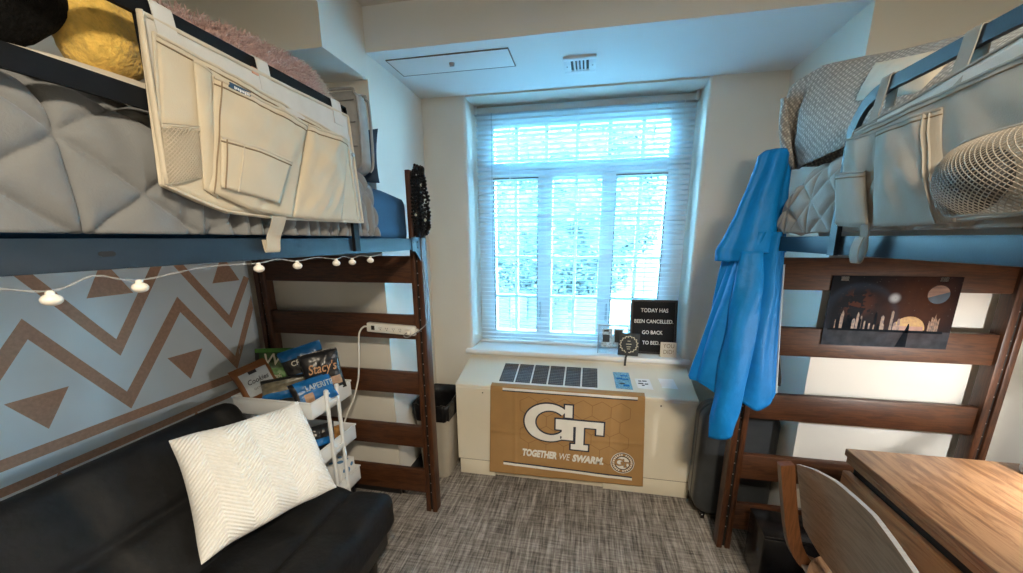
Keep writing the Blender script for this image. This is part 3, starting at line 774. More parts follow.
# ---- right bed
RB, RX, rbx, RW = loft_bed('dark wooden loft bed above the desk, with space poster on its end', .675, -1, 1.73, -.35, (1.16, .69, 0))
mb = MB(); GR = .677
guard_flat(mb, curve_pts([(GR, 1.238, 1.45), (GR, 1.244, 1.74), (GR, 1.238, 1.79), (GR, 1.205, 1.830), (GR, 1.145, 1.848), (GR, 1.05, 1.850), (GR, .5, 1.852), (GR, -.10, 1.852), (GR, -.17, 1.83), (GR, -.20, 1.75), (GR, -.20, 1.45)], 6), .030, .012, -1)
rgr = mb.build('guard_rail', 'navymetal', RB)
mb = MB(); guard_flat(mb, [(GR, -.2, 1.70), (GR, 1.236, 1.70)], .028, .008, 1); mb.build('middle_bar', 'navymetal', rgr)
mb = MB(); guard_flat(mb, [(GR, .50, 1.45), (GR, .50, 1.852)], .030, .009, 1); mb.build('upright', 'navymetal', rgr)

# ================================================================== MATTRESSES AND BEDDING
def soft_box(lo, hi, r, nu=24, nv=24, puff=.008, seed=0.0):
    """rounded cushion-like block"""
    t = bmesh.new(); bmesh.ops.create_cube(t, size=2); bmesh.ops.subdivide_edges(t, edges=list(t.edges), cuts=14, use_grid_fill=True)
    lo, hi = V(lo), V(hi); c = (lo + hi) / 2; h = (hi - lo) / 2
    for v in t.verts:
        p = V((v.co.x * h.x, v.co.y * h.y, v.co.z * h.z))
        q = V([max(-h[i] + r, min(h[i] - r, p[i])) for i in range(3)]); d = p - q
        if d.length > 1e-6: p = q + d.normalized() * r
        n = noise.noise_vector(p * 3 + V((seed, seed, 0)))
        v.co = c + p + n * puff
    return t
b = MB(); b.merge(soft_box((-1.735, -.365, 1.4705), (-.826, 1.692, 1.705), .060, seed=2)); o = b.build('mattress', 'bluesheet', ang=80)
tag(o, 'mattress with a deep blue fitted sheet on the bed above the futon', 'mattress')
b = MB(); b.merge(soft_box((.735, -.335, 1.4705), (1.625, 1.50, 1.63), .06, seed=5)); o = b.build('mattress', 'tickR', ang=80)
tag(o, 'pale mattress under the grey star quilt on the bed above the desk', 'mattress')

def profile_path(pts, n):
    """arc-length resampled polyline -> f(v) gives point and outward normal"""
    P = curve_pts([(p[0], 0, p[1]) for p in pts], 8); L = [0]
    for a, c in zip(P, P[1:]): L.append(L[-1] + (c - a).length)
    def f(v):
        s_ = v * L[-1]
        for i in range(len(P) - 1):
            if s_ <= L[i + 1] or i == len(P) - 2:
                t = (s_ - L[i]) / max(1e-9, L[i + 1] - L[i]); p = P[i].lerp(P[i + 1], t); d = (P[i + 1] - P[i]).normalized()
                return p, V((d.z, 0, -d.x)), s_
    return f, L[-1]

def seam_puff(s_, t_, ps, pt):
    def dist(a): return abs(a - round(a))
    d = min(dist(s_ / ps + t_ / pt), dist(s_ / ps - t_ / pt)) * min(ps, pt) * .72
    d2 = dist(s_ / (ps / 1.0)) * ps
    d = min(d, d2)
    return .55 * (1 - math.exp(-d / .006)) + .55 * (1 - math.exp(-d / .045))

# left grey quilt: top of the mattress, over the aisle edge, tucked at the rail
prof, Ltot = profile_path([(-1.745, 1.735), (-1.3, 1.752), (-.98, 1.758), (-.872, 1.748), (-.816, 1.705), (-.802, 1.645), (-.800, 1.575), (-.803, 1.512)], 60)
def ql(u, v):
    y = lerp(-.34, 1.375, u); p, n, s_ = prof(v); n = -n
    if n.z < -.2: n = -n
    t_ = Ltot - s_
    k = seam_puff(y - .48, t_ - .150, .206, .158)
    side = sm((v - .62) / .2)
    wr = .012 * nz(y * 4, s_ * 5, 1) + .005 * nz(y * 13, s_ * 9, 3)
    gather = side * sm((.20 - t_) / .12) * sm((y - .60) / .12) * .014 * math.sin(y * 150 + 3 * nz(y * 9, s_ * 4))
    gather += side * .004 * math.sin(y * 55 + t_ * 22 + 4 * nz(y * 4, t_ * 6))
    endr = 1 - sm((y - 1.31) / .065)
    q = V((p.x, y, p.z)) + n * ((.026 * k - .016 + wr * .6 + gather) * (1 if side < .5 else .8))
    q.z -= (1 - endr) * .022 * (1 - side); q.x -= (1 - endr) * .012 * side
    if q.x > -.7945: q.x = -.7945 - .0002 * (q.x + .7945)
    return q
b = MB(); b.grid(ql, 420, 190); o = b.build('quilt', 'quilt', ang=70); solid(o, .006, 0)
tag(o, 'grey quilted bedspread tucked behind the left bed rail, beneath the cream caddy', 'quilt')

# right grey quilt, wrapped over the mattress end
profR, LR = profile_path([(1.63, 1.735), (1.2, 1.752), (.87, 1.755), (.755, 1.742), (.705, 1.695), (.690, 1.63), (.687, 1.57), (.690, 1.515)], 60)
def qr(u, v):
    y = lerp(-.30, 1.625, u); p, n, s_ = profR(v)
    if n.x > .3 or n.z < -.3: n = -n
    t_ = LR - s_
    k = seam_puff(y - 1.56, t_ - .10, .135, .115)
    z = p.z
    e = max(0.0, (y - 1.33) / .295); drop = 1 - math.sqrt(max(0.0, 1 - min(1, e) ** 4.2))
    z = lerp(z, 1.512, min(1, drop * 1.0)) if p.z > 1.512 else z
    wr = .010 * nz(y * 4, s_ * 5, 11) + .004 * nz(y * 13, s_ * 10, 13)
    q = V((p.x, y, z)) + n * (.017 * k - .010 + wr * .5)
    if q.x < .6855 and q.z < 1.76: q.x = .6855
    return q
b = MB(); b.grid(qr, 400, 170); o = b.build('quilt', 'quiltR', ang=70); solid(o, .006, 0)
tag(o, 'pale grey star-stitched quilt at the end of the right bed, beside the jacket', 'quilt')

# knitted blanket heaped over the pillows of the right bed
RIDGE = [(1.70, (.690, 2.000)), (1.685, (.700, 2.04)), (1.60, (.742, 2.056)), (1.48, (.792, 2.028)), (1.38, (.832, 2.004)), (1.28, (.858, 1.983)), (1.15, (.878, 1.957)), (1.0, (.885, 1.94)), (.7, (.89, 1.90)), (.3, (.90, 1.86))]
HEM = [(1.70, (.705, 1.80)), (1.68, (.722, 1.768)), (1.65, (.742, 1.744)), (1.55, (.715, 1.748)), (1.42, (.705, 1.746)), (1.3, (.708, 1.76)), (1.0, (.72, 1.772)), (.7, (.73, 1.772)), (.3, (.74, 1.772))]
def tb(T, y): 
    T2 = sorted(T)
    return (interp([(a, c[0]) for a, c in T2], y), interp([(a, c[1]) for a, c in T2], y))
def kb(u, v):
    y = lerp(.32, 1.70, u); rx, rz = tb(RIDGE, y); hx, hz = tb(HEM, y)
    if v < .5:
        t = v / .5
        x = lerp(hx, rx, t) - .030 * math.sin(PI * t) * (1 if y < 1.62 else .4); z = lerp(hz, rz, t ** .85)
    else:
        t = (v - .5) / .5
        x = lerp(rx, 1.55, t); z = rz + .03 * math.sin(PI * min(1, t * 1.6)) * (1 - t) - .10 * t * t - .02 * sm((y - 1.6) / .1) * t
    w = .010 * nz(y * 6, v * 5, 21) + .006 * nz(y * 11 + v * 14, v * 3, 23)
    x += w * .8; z += w * .7
    return V((x, y, z))
b = MB(); b.grid(kb, 110, 80)
# folded end flap at the head of the bed
def flap(u, v):
    a = V((.676, 1.705, 2.00)).lerp(V((1.30, 1.70, 2.02)), v); c = V((.712, 1.698, 1.760)).lerp(V((1.30, 1.69, 1.76)), v)
    p = a.lerp(c, u); p.y += .012 * math.sin(u * PI) + .010 * nz(u * 4, v * 6, 31); return p
b.grid(flap, 24, 24)
def fold(u, v):
    a = V((.676, 1.705, 2.00)).lerp(V((.716, 1.69, 1.757)), u)
    c = V((.668, 1.660, 1.993)).lerp(V((.724, 1.632, 1.742)), u)
    m_ = .020 * math.sin(PI * v) * math.sin(PI * u); p = a.lerp(c, v); p.x -= m_; return p
b.grid(fold, 20, 10)
o = b.build('blanket', 'knit', ang=75); solid(o, .008, 0)
tag(o, 'grey woven throw blanket heaped over the pillows of the right bed', 'blanket')

def cushion(mb, c, ax, ay, az, w, h, th, mi=0, n=28, puff=2.4, fn=None, pinch=.06):
    """pillow: ax across, ay up, az thickness"""
    ax, ay, az = V(ax).normalized(), V(ay).normalized(), V(az).normalized(); c = V(c)
    for sg in (1, -1):
        def f(u, v):
            a, d = 2 * u - 1, 2 * v - 1
            e = max(0, (1 - abs(a) ** puff)) ** .5 * max(0, (1 - abs(d) ** puff)) ** .5
            k = 1 - pinch * (1 - abs(d) ** 2) * abs(a) ** 3; k2 = 1 - pinch * (1 - abs(a) ** 2) * abs(d) ** 3
            ex = fn(a, d, sg) * e if fn else 0
            return c + ax * (a * k * w / 2) + ay * (d * k2 * h / 2) + az * sg * (th / 2 * e + ex)
        mb.grid(f, n, n, mi)
    bmesh.ops.remove_doubles(mb.bm, verts=mb.bm.verts, dist=.0006)

b = MB(); cushion(b, (.752, 1.235, 1.893), (-.02, 1, .27), (.30, -.1, .95), (-.95, 0, .3), .27, .10, .05, fn=lambda a, d, s: .004 * nz(a * 3, d * 3)); o = b.build('pillow', 'cream', ang=80)
# tuck it just inside the blanket ridge
tag(o, 'cream pillow peeping between blanket and rail on the right bed', 'pillow')

# ---- left bed pillows
t = thing('fur_pillow', 'fluffy dusty pink fur pillow behind the guard rail of the left bed', 'pillow', (-1.02, 1.12, 1.76))
PC, PX, PY, PZ = V((-1.035, 1.15, 1.930)), V((-.05, 1, .13)), V((-.28, -.12, .95)), V((.95, .05, .28))
b = MB(); cushion(b, PC, PX, PY, PZ, .66, .33, .20, fn=lambda a, d, s: .01 * nz(a * 3, d * 3, s)); base = b.build('cover', 'fur', t, ang=80)
b = MB(); random.seed(3)
ax, ay, az = PX.normalized(), PY.normalized(), PZ.normalized()
for k in range(9000):
    a, d = random.uniform(-.97, .97), random.uniform(-.97, .97); sg = 1 if random.random() < .72 else -1
    e = max(0, (1 - abs(a) ** 2.4)) ** .5 * max(0, (1 - abs(d) ** 2.4)) ** .5
    p = PC + ax * a * .33 + ay * d * .165 + az * sg * (.10 * e)
    nrm = (az * sg * (.5 + e) + ax * a * .9 * (1 - e) + ay * d * 1.2 * (1 - e)).normalized()
    dr = (nrm * .8 + V((random.gauss(0, .5), random.gauss(0, .5), random.gauss(-.1, .5)))).normalized()
    L = random.uniform(.018, .042); sd = dr.cross(V((random.gauss(0, 1), random.gauss(0, 1), random.gauss(0, 1)))).normalized() * .0014
    m_ = p + dr * L * .55; tp = p + dr * L + V((0, 0, -.25 * L))
    vs = [b.bm.verts.new(q) for q in (p - sd, p + sd, m_ + sd * .8, m_ - sd * .8)]; b.bm.faces.new(vs).material_index = 1 if a > .62 else 0
    v5 = b.bm.verts.new(tp); b.bm.faces.new([vs[3], vs[2], v5]).material_index = 1 if a > .62 else 0
o = b.build('fur', ['fur', 'fur2'], t, fixn=False); o['kind'] = 'stuff'

t = thing('backrest_pillow', 'grey upright pillow with piped gusset at the head of the left bed', 'pillow', (-1.1, 1.58, 1.745))
b = MB(); b.merge(soft_box((-1.42, 1.50, 1.765), (-.93, 1.60, 2.085), .045, puff=.010, seed=8)); b.build('cover', 'greypillow', t, ang=80)
b = MB()
for y in (1.508, 1.592):
    b.tube(curve_pts([(-.952, y, 1.785), (-.934, y, 1.83), (-.932, y, 2.03), (-.945, y, 2.068), (-.985, y, 2.085), (-1.37, y, 2.085)], 5), .006, 7)
b.build('piping', 'greypillow', t)
b = MB()
for z in (1.86, 1.95, 2.03): b.tube([(-1.40, 1.496 + .004, z), (-1.2, 1.494 + .004, z), (-.94, 1.498, z + .01)], .0025, 6)
b.build('stitching', 'quilt', t)
b = MB(); cushion(b, (-1.125, 1.645, 1.86), (1, 0, 0), (0, .10, 1), (0, 1, -.1), .38, .23, .07); o = b.build('pillow', 'navypillow', ang=80)
tag(o, 'dark navy pillow standing behind the grey backrest pillow', 'pillow')

# ---- black and yellow plush, sheet fold
t = thing('plush_cushion', 'black and yellow fleece plush cushion behind the bed guard bars, upper left', 'plush cushion', (-.93, .45, 1.78))
def lump(c, r, sc, rot, seed, amp=.10, sq=.0):
    m_ = bmesh.new(); bmesh.ops.create_icosphere(m_, subdivisions=5, radius=1)
    for v in m_.verts:
        d = v.co.normalized(); k = 1 + amp * nz(d.x * 1.7 + seed, d.y * 1.7, d.z * 1.7) + .018 * nz(d.x * 14, d.y * 14, d.z * 14 + seed)
        p = V((d.x * sc[0], d.y * sc[1], d.z * sc[2])) * r * k
        v.co = V(c) + rot @ p
    return m_
b = MB(); b.merge(lump((-.895, .640, 1.888), .1, (.55, .74, 1.02), Matrix.Rotation(-.25, 3, 'X'), 1.0)); b.build('yellow_panel', 'yellowplush', t, ang=80)
b = MB(); b.merge(lump((-.900, .470, 1.905), .1, (.62, 1.28, 1.12), Matrix.Rotation(.35, 3, 'X'), 4.0)); b.build('black_panel', 'blackplush', t, ang=80)
def sheetf(u, v):
    y = lerp(.47, .665, u); return V((lerp(-.815, -1.25, v), y, lerp(1.752, 1.765, min(1, v * 4)) + .010 * nz(y * 9, v * 6) + .022 * math.exp(-((v - .12) / .08) ** 2)))
b = MB(); b.grid(sheetf, 40, 24); o = b.build('folded_sheet', 'cream', ang=70); solid(o, .012, 1)
tag(o, 'cream folded sheet lying under the black and yellow plush cushion', 'sheet')

# ================================================================== BEDSIDE CADDIES
def poly_at(pl, u):
    n = len(pl) - 1; k = min(int(u * n), n - 1); t = u * n - k
    return V(pl[k]).lerp(V(pl[k + 1]), t) if len(pl[0]) == 2 else None
def panel(mb, top, bot, x0, s, puff, nu=24, nv=18, mi=0, seed=0.0, wr=.003, hem=None, hem_r=.0032, sag=0.0, edges='tblr'):
    """cloth pocket between a top and a bottom line (y, z); bulges towards the aisle"""
    def pos(u, v, lift=0.0):
        a = poly_at(bot, u); c = poly_at(top, u); q = a.lerp(c, v)
        e = (math.sin(PI * min(1, max(0, u))) ** .7) * (math.sin(PI * min(1, max(0, v * .80 + .04))) ** .8)
        f = min(1, 5 * u, 5 * (1 - u), 5 * v + .2)
        w = wr * f * (nz(q.x * 12 + seed, q.y * 14, seed) + .6 * nz(q.x * 30 - q.y * 22, seed, q.y * 9))
        z = q.y - sag * math.sin(PI * u) * v
        return V((x0 + s * (puff * e + w + lift), q.x, z))
    mb.grid(pos, nu, nv, mi)
    if hem is not None:
        L = [k / nu for k in range(nu + 1)]
        if 't' in edges: mb.tube([pos(u, 1, .001) for u in L], hem_r, 6, hem)
        if 'b' in edges: mb.tube([pos(u, 0, .001) for u in L], hem_r, 6, hem)
        if 'l' in edges: mb.tube([pos(0, u, .001) for u in L], hem_r, 6, hem)
        if 'r' in edges: mb.tube([pos(1, u, .001) for u in L], hem_r, 6, hem)
    return pos
def stitch(mb, pos, line, mi, lift=.0016, r=.0006):
    mb.tube([pos(u, v, lift) for u, v in line], r, 4, mi)
HL = [(k / 16) for k in range(17)]

def net(name, parent, top, bot, x0, s, puff, nu, nv, m, r=.0008, shear=.0, full=None):
    mb = MB()
    def pos(u, v):
        if full: return full(u, v)
        a = poly_at(bot, u); c = poly_at(top, u); q = a.lerp(c, v)
        e = (math.sin(PI * u) ** .6) * (math.sin(PI * min(1, v * .85)) ** .6)
        return V((x0 + s * puff * e, q.x, q.y))
    # diagonal cords
    for sg in (1, -1):
        for k in range(-nv, nu + nv + 1):
            pts = []
            for q in range(41):
                v = q / 40; u = (k + sg * v * nv) / nu
                if 0 <= u <= 1: pts.append(pos(u, v))
            if len(pts) > 2: mb.tube(pts, r, 4)
    return mb.build(name, m, parent)

# ---- left (cream) caddy
t = thing('bedside_caddy', 'cream canvas caddy with navy tag hanging on the left bed rail', 'caddy', (-.77, .91, 1.55), 'bedside caddies')
bot = [(.594, 1.600), (.655, 1.577), (.713, 1.560), (.847, 1.553), (1.06, 1.556), (1.226, 1.558)]
b = MB(); pos = panel(b, [(.615, 1.884), (.80, 1.880), (1.0, 1.881), (1.197, 1.884)], bot, -.7795, 1, .006, 40, 24, 0, 1, .002, 1)
b.grid(lambda u, v: V((lerp(-.779, -.766, v), lerp(.612, .598, u) - .004 * math.sin(PI * v), lerp(1.884, 1.60, u))), 12, 4, 1)
o = b.build('back_panel', ['canvas_lining', 'canvas_hem'], t, ang=60); solid(o, .0025)
b = MB(); pos = panel(b, [(.629, 1.858), (.80, 1.842), (.985, 1.826), (1.172, 1.806)], bot[:-1] + [(1.20, 1.557)], -.7745, 1, .006, 40, 24, 0, 2, .007, 1, .002)
stitch(b, pos, [(u, .955) for u in HL], 2)
o = b.build('front_panel', ['canvas', 'canvas_hem', 'stitch'], t, ang=60); solid(o, .0025)
b = MB(); pos = panel(b, [(.727, 1.822), (.86, 1.812), (.985, 1.800)], [(.672, 1.597), (.76, 1.566), (.888, 1.556)], -.7655, 1, .014, 30, 24, 0, 5, .010, 1, .0018, edges='t')
stitch(b, pos, [(u, .945) for u in HL], 2); stitch(b, pos, [(.05, v) for v in HL], 2)
o = b.build('large_pocket', ['canvas', 'canvas_hem', 'stitch'], t, ang=60); solid(o, .0025)
b = MB(); pos = panel(b, [(.708, 1.706), (.80, 1.703), (.896, 1.692)], [(.689, 1.606), (.76, 1.598), (.838, 1.588)], -.7525, 1, .007, 22, 16, 0, 7, .003, 1, .0016, edges='t')
stitch(b, pos, [(u, .92) for u in HL], 2); stitch(b, pos, [(.06, v) for v in HL], 2); stitch(b, pos, [(.26, v) for v in HL], 1)
o = b.build('small_pocket', ['canvas', 'canvas_hem', 'stitch'], t, ang=60); solid(o, .0025)
b = MB(); pos = panel(b, [(.990, 1.803), (1.08, 1.802), (1.165, 1.800)], [(.890, 1.558), (.98, 1.553), (1.09, 1.554)], -.7655, 1, .022, 26, 22, 0, 9, .012, 1, .0018, edges='t')
stitch(b, pos, [(u, .945) for u in HL], 2)
o = b.build('side_pocket', ['canvas', 'canvas_hem', 'stitch'], t, ang=60); solid(o, .0025)
b = MB(); pos = panel(b, [(.690, 1.838), (.724, 1.830)], [(.664, 1.600), (.690, 1.585)], -.7675, 1, .006, 10, 20, 0, 11, .002, 1, .0016, edges='t')
o = b.build('pen_pocket', ['canvas', 'canvas_hem'], t, ang=60); solid(o, .0025)
o = net('mesh_pocket', t, [(.605, 1.700), (.675, 1.712)], [(.594, 1.597), (.667, 1.622)], -.7675, 1, .012, 10, 13, 'net')
b = MB(); pos = panel(b, [(.605, 1.706), (.675, 1.718)], [(.605, 1.698), (.675, 1.710)], -.765, 1, .004, 8, 2, 0, 3, 0, 0, .0012); b.build('hem', 'canvas_hem', o)
for y0, y1 in ((.634, .672), (.853, .888), (1.118, 1.160)):
    b = MB(); yc = (y0 + y1) / 2
    b.strap(curve_pts([(-.7745, yc + .004, 1.845), (-.7755, yc, 1.895), (-.779, yc, 1.9125), (-.787, yc, 1.9150), (-.7945, yc, 1.911), (-.797, yc, 1.85)], 5), (0, 1, 0), y1 - y0, .0022)
    b.build('hanging_strap', 'canvas_lining', t)
b = MB(); b.strap(curve_pts([(-.752, .832, 1.556), (-.764, .832, 1.530), (-.776, .830, 1.505), (-.781, .829, 1.474), (-.786, .829, 1.473), (-.790, .829, 1.50)], 5), (0, 1, 0), .042, .002); b.build('bottom_strap', 'canvas_hem', t)
b = MB(); b.prism([(.754, 1.8235), (.804, 1.8205), (.801, 1.8105), (.751, 1.8135)], 0, .0035, lambda p, d: V((-.7590 + d, p[0], p[1])))
lb_ = b.build('navy_tag', 'navylabel', t); lb_['label'] = 'navy woven tag with pale lettering'
b = MB()
for k in range(9):
    y = .762 + k * .0042; b.box((-.7557, y, 1.8155 - .0008 * k / 2 - (.0014 if k % 3 else .003)), (-.7551, y + .0026, 1.8185 - .0008 * k / 2), 0)
b.build('lettering', 'whiteprint', lb_)
b = MB(); b.lathe([(.001, .004), (.006, .003), (.007, 0)], (-.768, 1.188, 1.768), 14, axis='x'); b.build('snap_button', 'steel', t)
b = MB(); b.box((-.776, .835, 1.872), (-.773, .853, 1.886), .001); b.build('woven_tab', 'rust', t)

# ---- right (tan) caddy
t = thing('bedside_caddy', 'tan canvas caddy with round mesh pocket hanging on the right bed rail', 'caddy', (.65, .93, 1.52), 'bedside caddies')
botR = [(1.205, 1.532), (1.07, 1.526), (.94, 1.525), (.82, 1.531), (.70, 1.537), (.60, 1.540)]
b = MB(); panel(b, [(1.222, 1.769), (1.12, 1.779), (1.022, 1.788), (.825, 1.814), (.70, 1.822), (.60, 1.826)], botR, .6675, -1, .003, 40, 24, 0, 1, .002, 1, .002)
o = b.build('back_panel', ['canvas_lining', 'canvasR_hem'], t, ang=60); solid(o, .0025)
b = MB(); pos = panel(b, [(1.215, 1.757), (1.10, 1.766), (1.022, 1.772), (.816, 1.780), (.60, 1.783)], botR, .6630, -1, .012, 40, 24, 0, 12, .007, 1, .002, sag=.004)
stitch(b, pos, [(u, .955) for u in HL], 2)
o = b.build('rear_pocket', ['canvasR', 'canvasR_hem', 'stitch'], t, ang=60); solid(o, .0025)
b = MB(); pos = panel(b, [(1.230, 1.752), (1.17, 1.744), (1.112, 1.743)], [(1.205, 1.531), (1.13, 1.525), (1.058, 1.525)], .6580, -1, .012, 22, 24, 0, 14, .006, 1, .002, edges='t')
o = b.build('side_pocket', ['canvasR', 'canvasR_hem'], t, ang=60); solid(o, .0025)
b = MB(); pos = panel(b, [(1.114, 1.743), (1.02, 1.741), (.940, 1.740)], [(1.062, 1.525), (.95, 1.523), (.853, 1.527)], .6550, -1, .024, 30, 26, 0, 16, .008, 1, .002, edges='t')
stitch(b, pos, [(u, .95) for u in HL], 2); stitch(b, pos, [(.82, v) for v in HL], 1, .002, .0012); stitch(b, pos, [(.88, v) for v in HL], 1, .002, .0012)
o = b.build('tall_pocket', ['canvasR', 'canvasR_hem', 'stitch'], t, ang=60); solid(o, .0025)
b = MB(); pos = panel(b, [(1.226, 1.664), (1.17, 1.660), (1.112, 1.654)], [(1.192, 1.535), (1.13, 1.529), (1.066, 1.529)], .6460, -1, .008, 18, 16, 0, 18, .003, 1, .002, edges='t')
stitch(b, pos, [(u, .92) for u in HL], 2)
o = b.build('phone_pocket', ['canvasR', 'canvasR_hem', 'stitch'], t, ang=60); solid(o, .0025)
def netR(u, v):
    y = lerp(.868, .62, u); z0 = 1.534; z1 = 1.655 + .004 * math.sin(PI * u)
    edge = .05 * (1 - min(1, u / .25)) ** 2
    z = lerp(z0 + edge, z1, v); e = (math.sin(PI * (u * .92 + .04)) ** .55) * (math.sin(PI * (v * .80 + .12)) ** .6)
    return V((.652 - .092 * e, y, z))
o = net('mesh_pocket', t, None, None, 0, -1, 0, 30, 16, 'netdark', .0008, full=netR)
b = MB(); b.tube([netR(k / 30, 1) for k in range(31)], .0035, 6); b.tube([netR(0, k / 20) for k in range(21)], .0035, 6); b.tube([netR(k / 30, 0) for k in range(31)], .0030, 6); b.build('hem', 'canvasR_hem', o)
for yc, w in ((1.140, .030), (.930, .032), (.70, .032)):
    b = MB(); zt = 1.869
    b.strap(curve_pts([(.664, yc + .012, 1.77), (.668, yc + .004, 1.835), (.669, yc, 1.866), (.677, yc, 1.8695), (.686, yc, 1.865), (.687, yc, 1.80)], 5), (0, 1, 0), w, .0022); b.build('hanging_strap', 'canvasR_hem', t)
b = MB(); b.strap(curve_pts([(.653, 1.088, 1.530), (.658, 1.092, 1.505), (.6655, 1.098, 1.47), (.662, 1.102, 1.441), (.654, 1.102, 1.440), (.648, 1.099, 1.47), (.650, 1.092, 1.50)], 5), (0, 1, 0), .030, .002); b.build('bottom_strap', 'canvasR_hem', t)
b = MB(); b.ball((.613, .785, 1.588), .053, 28, sc=(.62, 1, 1))
o = b.build('ball', 'ball'); tag(o, 'black ball held inside the mesh pocket of the tan caddy', 'ball')

# ================================================================== TAPESTRY
def tx(y, z): return -1.774 + .0045 * nz(y * 2.2, z * 2.2, 3) + .002 * nz(y * 7, z * 5, 5)
t = thing('tapestry', 'white wall tapestry with tan zigzags, tinted with blue window light, behind the futon', 'tapestry', (-1.774, .6, .45))
b = MB(); b.grid(lambda u, v: V((tx(lerp(-.60, 1.695, u), lerp(.45, 1.445, v)), lerp(-.60, 1.695, u), lerp(.45, 1.445, v))), 90, 44); o = b.build('cloth', 'tapestry', t, ang=80); solid(o, .001, -1)
b = MB()
def strip(p0, p1, w0=.0, q0=None, q1=None, n=14):
    """band between edge p0->p1 (upper) and q0->q1 (lower)"""
    for k in range(n):
        a, c = k / n, (k + 1) / n
        U0, U1 = V(p0).lerp(V(p1), a), V(p0).lerp(V(p1), c); D0, D1 = V(q0).lerp(V(q1), a), V(q0).lerp(V(q1), c)
        b.prism([tuple(D0), tuple(D1), tuple(U1), tuple(U0)], .0006, .0013, lambda p, d: V((tx(p[0], p[1]) + d, p[0], p[1])))
def tri(pts, n=6):
    A, B_, C_ = [V(p) for p in pts]
    for k in range(n):
        a, c = k / n, (k + 1) / n
        l0, l1, r0, r1 = A.lerp(B_, a), A.lerp(B_, c), A.lerp(C_, a), A.lerp(C_, c)
        q = [l0, l1, r1, r0] if k else [l0, l1, r1]
        b.prism([tuple(p) for p in q], .0006, .0013, lambda p, d: V((tx(p[0], p[1]) + d, p[0], p[1])))
PER = .472
for k in range(-3, 2):
    y0 = .850 + k * PER
    strip((y0, 1.258), (y0 + PER * .46, .918), 0, (y0, 1.190), (y0 + PER * .46, .846)); strip((y0 + PER * .46, .918), (min(y0 + PER, 1.69), 1.258 if y0 + PER < 1.69 else 1.21), 0, (y0 + PER * .46, .846), (min(y0 + PER, 1.69), 1.190 if y0 + PER < 1.69 else 1.14))
    yv = 1.075 + k * PER
    strip((yv - .202, 1.440), (yv, 1.130), 0, (yv - .245, 1.440), (yv, 1.064)); strip((yv, 1.130), (yv + .200, 1.440), 0, (yv, 1.064), (yv + .243, 1.440)) if yv + .243 < 1.695 else strip((yv, 1.130), (yv + .12, 1.316), 0, (yv, 1.064), (yv + .15, 1.30))
    yc = .836 + k * PER
    tri([(yc, .880), (yc + .076, 1.003), (yc - .076, 1.003)]); 
    if yc + .257 + .07 < 1.69: tri([(yc + .257, 1.432), (yc + .257 - .073, 1.297), (yc + .257 + .073, 1.297)])
    tri([(yc - .008, .722), (yc + .060, .61), (yc - .076, .61)])
strip((-.59, .835), (1.69, .835), 0, (-.59, .797), (1.69, .797), 60); strip((-.59, .748), (1.69, .746), 0, (-.59, .720), (1.69, .716), 60)
b.build('printed_pattern', 'tapestry_brown', t)

# ================================================================== STRING LIGHTS, POWER STRIP, GARLAND
t = thing('string_lights', 'string of small white globe bulbs strung under the left bed rail', 'string lights', (-.79, .8, 1.44))
BU = [(.23, 1.413), (.412, 1.414), (.528, 1.418), (.782, 1.432), (.907, 1.430), (1.071, 1.427), (1.154, 1.425), (1.263, 1.425)]
pts = []
prev = None
for y, z in BU:
    if prev: pts.append((-.787, (prev[0] + y) / 2, max(1.444, (prev[1] + z) / 2 + .020)))
    else: pts.append((-.787, y - .1, 1.446))
    pts.append((-.785, y, z + .013)); prev = (y, z)
pts.append((-.787, 1.36, 1.446))
b = MB(); P_ = curve_pts(pts, 10)
b.tube([V((p.x + .0012 * math.sin(i * .9), p.y, p.z + .0012 * math.cos(i * .9))) for i, p in enumerate(P_)], .0006, 5); b.tube([V((p.x - .0012 * math.sin(i * .9), p.y, p.z - .0012 * math.cos(i * .9))) for i, p in enumerate(P_)], .0006, 5)
b.build('wire', 'wire', t)
first = None
for k, (y, z) in enumerate(BU):
    if first is None:
        b = MB(); c = V((-.785, y, z)); b.ball(c, .0115, 18, sc=(1, 1.08, .80)); b.lathe([(.0055, .006), (.0050, .012), (.003, .014)], c, 12); first = b.build('bulb', 'bulb', t); y0, z0 = y, z
    else:
        c = first.copy(); COL.objects.link(c); c.parent = t; c.location = (0, y - y0, z - z0)

t = thing('power_strip', 'white power strip fixed to a dark rung beside the left bed post', 'power strip', (-.97, 1.70, 1.03))
ty = 1.7115; sl = -.045
R_ = Matrix.Rotation(.045, 3, 'Y'); pv = (-.97, ty, 1.058)
b = MB(); b.box((-1.102, ty - .030, 1.034), (-.838, ty, 1.082), .006, seg=3, rot=R_, piv=pv); b.build('housing', 'strip', t)
for k in range(4):
    x = -1.025 + k * .036; b = MB()
    b.lathe([(.014, -.0006), (.0145, 0)], (x, ty - .0302, 1.058 - (x + .97) * .045), 16, axis='y', mi=1)
    for dx, dz, w, h in ((-.005, .003, .0016, .008), (.005, .003, .0016, .008), (0, -.006, .004, .004)):
        b.box((x + dx - w / 2, ty - .0314, 1.058 - (x + .97) * .045 + dz - h / 2), (x + dx + w / 2, ty - .0306, 1.058 - (x + .97) * .045 + dz + h / 2))
    b.build('outlet', ['dark', 'cordwhite'], t)
b = MB(); b.box((-1.074, ty - .034, 1.052), (-1.056, ty - .0285, 1.074), .002, rot=R_); b.build('switch', 'dark', t)
b = MB(); b.box((-.882, ty - .050, 1.038), (-.856, ty - .029, 1.062), .004, rot=R_); b.box((-.840, ty - .024, 1.045), (-.826, ty - .008, 1.062), .003); pl = b.build('plug', 'cordwhite', t)
